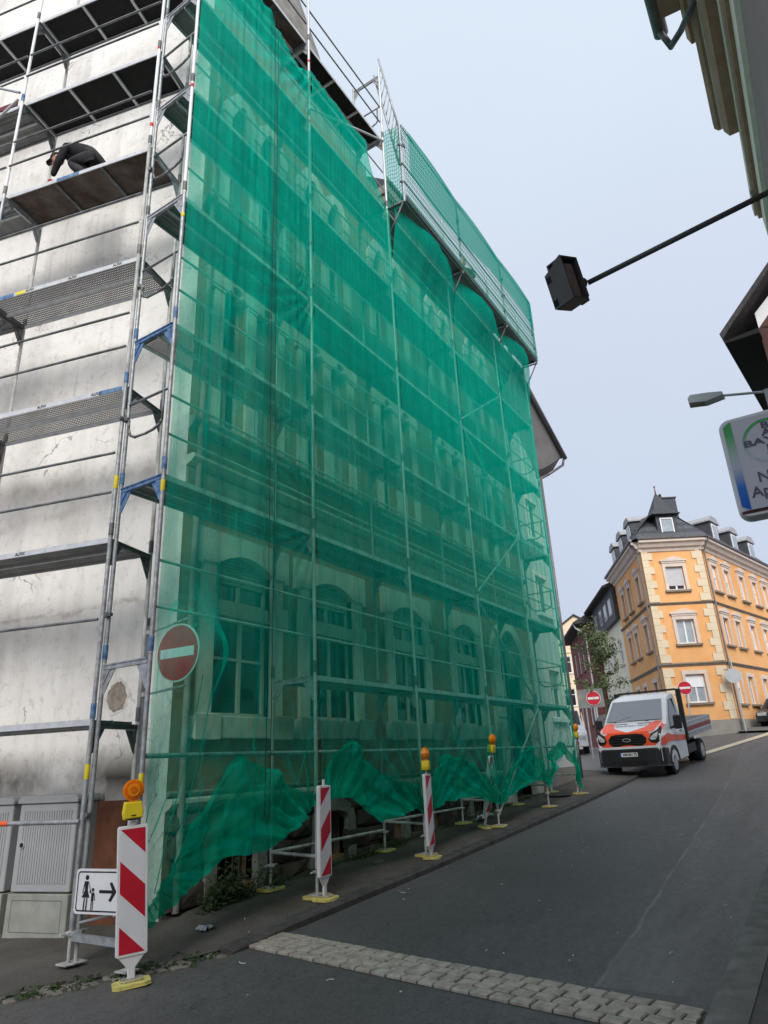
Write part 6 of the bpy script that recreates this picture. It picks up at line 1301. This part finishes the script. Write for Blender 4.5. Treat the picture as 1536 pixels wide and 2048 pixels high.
# weeds along the plinth and kerb
b = MB(); q = random.Random(9)
def tuft(x, y, z, n, h, s):
    for _ in range(n):
        p = Vector((x+q.gauss(0, s), y+q.gauss(0, s*.5), z+abs(q.gauss(0, h*.5)))); a = Vector((q.gauss(0, 1), q.gauss(0, 1), q.gauss(.4, .8))).normalized()*q.uniform(.015, .04); n_ = a.orthogonal().normalized()*a.length*.45; b.add([p-a, p+n_, p+a, p-n_], [(0, 1, 2, 3)])
for _ in range(46): x = 6.15+abs(q.gauss(0, 1))*.55; tuft(x, 6.44+q.uniform(-.10, .06), pave_z(x, 6.5), 34, .26*math.exp(-((x-6.6)/.8)**2)+.05, .08)
for _ in range(70): x = q.uniform(7, 17); tuft(x, 6.50+q.uniform(-.05, .04), pave_z(x, 6.5), 10, .05, .07)
for _ in range(16): x = q.uniform(9.0, 10.4); tuft(x, 6.4, pave_z(x, 6.5), 22, .07, .09)
for _ in range(60): x = q.uniform(2.7, 5.3); tuft(x, edge(x)-.06+q.gauss(0, .09), road_z(x)+.01, 9, .025, .05)
tag(b.build('weeds', m_leaf, base=(6, 6.5, -1.5)), 'low green weeds growing along the wall foot and in the old gutter', 'weeds', kind='stuff')
# litter and small things
b = MB(); q = random.Random(2); n_ = 6; bx0, by0 = 5.72, 5.98; zz = pave_z(bx0, by0)
b.add([(bx0+.14*(i/n_-.5)+q.uniform(-.015, .015), by0+.15*(j/n_-.5)+q.uniform(-.015, .015), zz+.006+.05*q.random()*math.sin(math.pi*(i+.5)/(n_+1))) for i in range(n_+1) for j in range(n_+1)], [(i*(n_+1)+j, (i+1)*(n_+1)+j, (i+1)*(n_+1)+j+1, i*(n_+1)+j+1) for i in range(n_) for j in range(n_)])
tag(b.build('plastic_scrap', m_plast, base=(bx0, by0, zz)), 'crumpled clear plastic scrap lying on the pavement near the corner', 'litter')
b = MB(); zz = pave_z(13.1, 6.2); q = random.Random(8)
b.add([(12.75+.7*i/8, 6.1+.16*j/3+q.uniform(-.03, .03), zz+.01+.10*q.random()) for i in range(9) for j in range(4)], [(i*4+j, (i+1)*4+j, (i+1)*4+j+1, i*4+j+1) for i in range(8) for j in range(3)])
tag(b.build('plastic_sheet', m_plast, base=(13, 6.2, zz)), 'crumpled grey plastic sheet lying behind the third scaffold legs', 'litter')
b = MB(); zz = pave_z(17.0, 6.1); b.disc((17.0, 6.05, zz+.008), (0, 0, 1), .32, .012, 24); tag(b.build('manhole_cover', m_tb, base=(17, 6.05, zz)), 'round dark manhole cover in the pavement near the far scaffold legs', 'manhole')
b = MB(); b.prism([(8.93, 5.98), (9.22, 6.0), (9.24, 6.08), (8.96, 6.07)], pave_z(9, 6)+.004, pave_z(9, 6)+.03, axis='z'); tag(b.build('stone_slab', m_gutter, base=(9.1, 6, pave_z(9, 6))), 'flat pale stone slab on the pavement between two delineators', 'slab')
q = random.Random(21)
tie_at = ['curled, on the near road below the sett strip', 'long curl on the left end of the setts', 'bent, on the setts right of the first curl', 'thin, at the kerb end of the sett strip', 'just uphill of the setts in mid lane', 'halfway between setts and kerb uphill', 'alone in the middle of the lane', 'beside the pale tar seam', 'small, far up the lane', 'on the grey strip right of the tar seam', 'against the kerb below the striped posts', 'right above the middle of the sett strip', 'farthest uphill, near the truck shadow', 'near the right gutter']
ties = [(5.05, 3.85, .0), (5.72, 5.0, .6), (5.85, 4.6, 1.2), (5.2, 4.9, 2.2), (8.6, 3.9, .3), (9.5, 4.4, 1.9), (11.2, 3.6, 2.8), (7.6, 2.9, .9), (13.5, 3.9, 2.2), (6.6, 1.5, 1.0), (7.9, 4.9, .2), (6.2, 3.0, 2.6), (15, 3.2, .1), (8.2, 1.3, .5)]
for i, (x, y, a) in enumerate(ties):
    b = MB(); z = road_z(x)+.014+(.02 if i in (2,) else 0); r_ = q.uniform(.03, .07); L = q.uniform(.4, 2.6) if i < 4 else q.uniform(.3, 1.2)
    b.path([(x+r_*math.cos(a+t), y+r_*math.sin(a+t), z+.01*t*(i % 3)) for t in fr_(0, L, 7)], .0035, 4)
    tag(b.build('cable_tie', m_white, base=(x, y, z)), 'white cable tie offcut on the asphalt, '+tie_at[i], 'cable tie', 'white cable tie offcuts')
q = random.Random(31)
b = MB()
for _ in range(45):
    x, y = q.uniform(4, 15), q.uniform(1.2, 6.2); z = (pave_z(x, y) if y > 5.45 else road_z(x))+.006; s_ = q.uniform(.003, .007); b.box(x-s_, x+s_, y-s_, y+s_*q.uniform(.5, 2), z, z+.006)
tag(b.build('plaster_crumbs', m_wsign, base=(8, 3, -1.5)), 'tiny white plaster crumbs scattered over road and pavement', 'debris', kind='stuff')
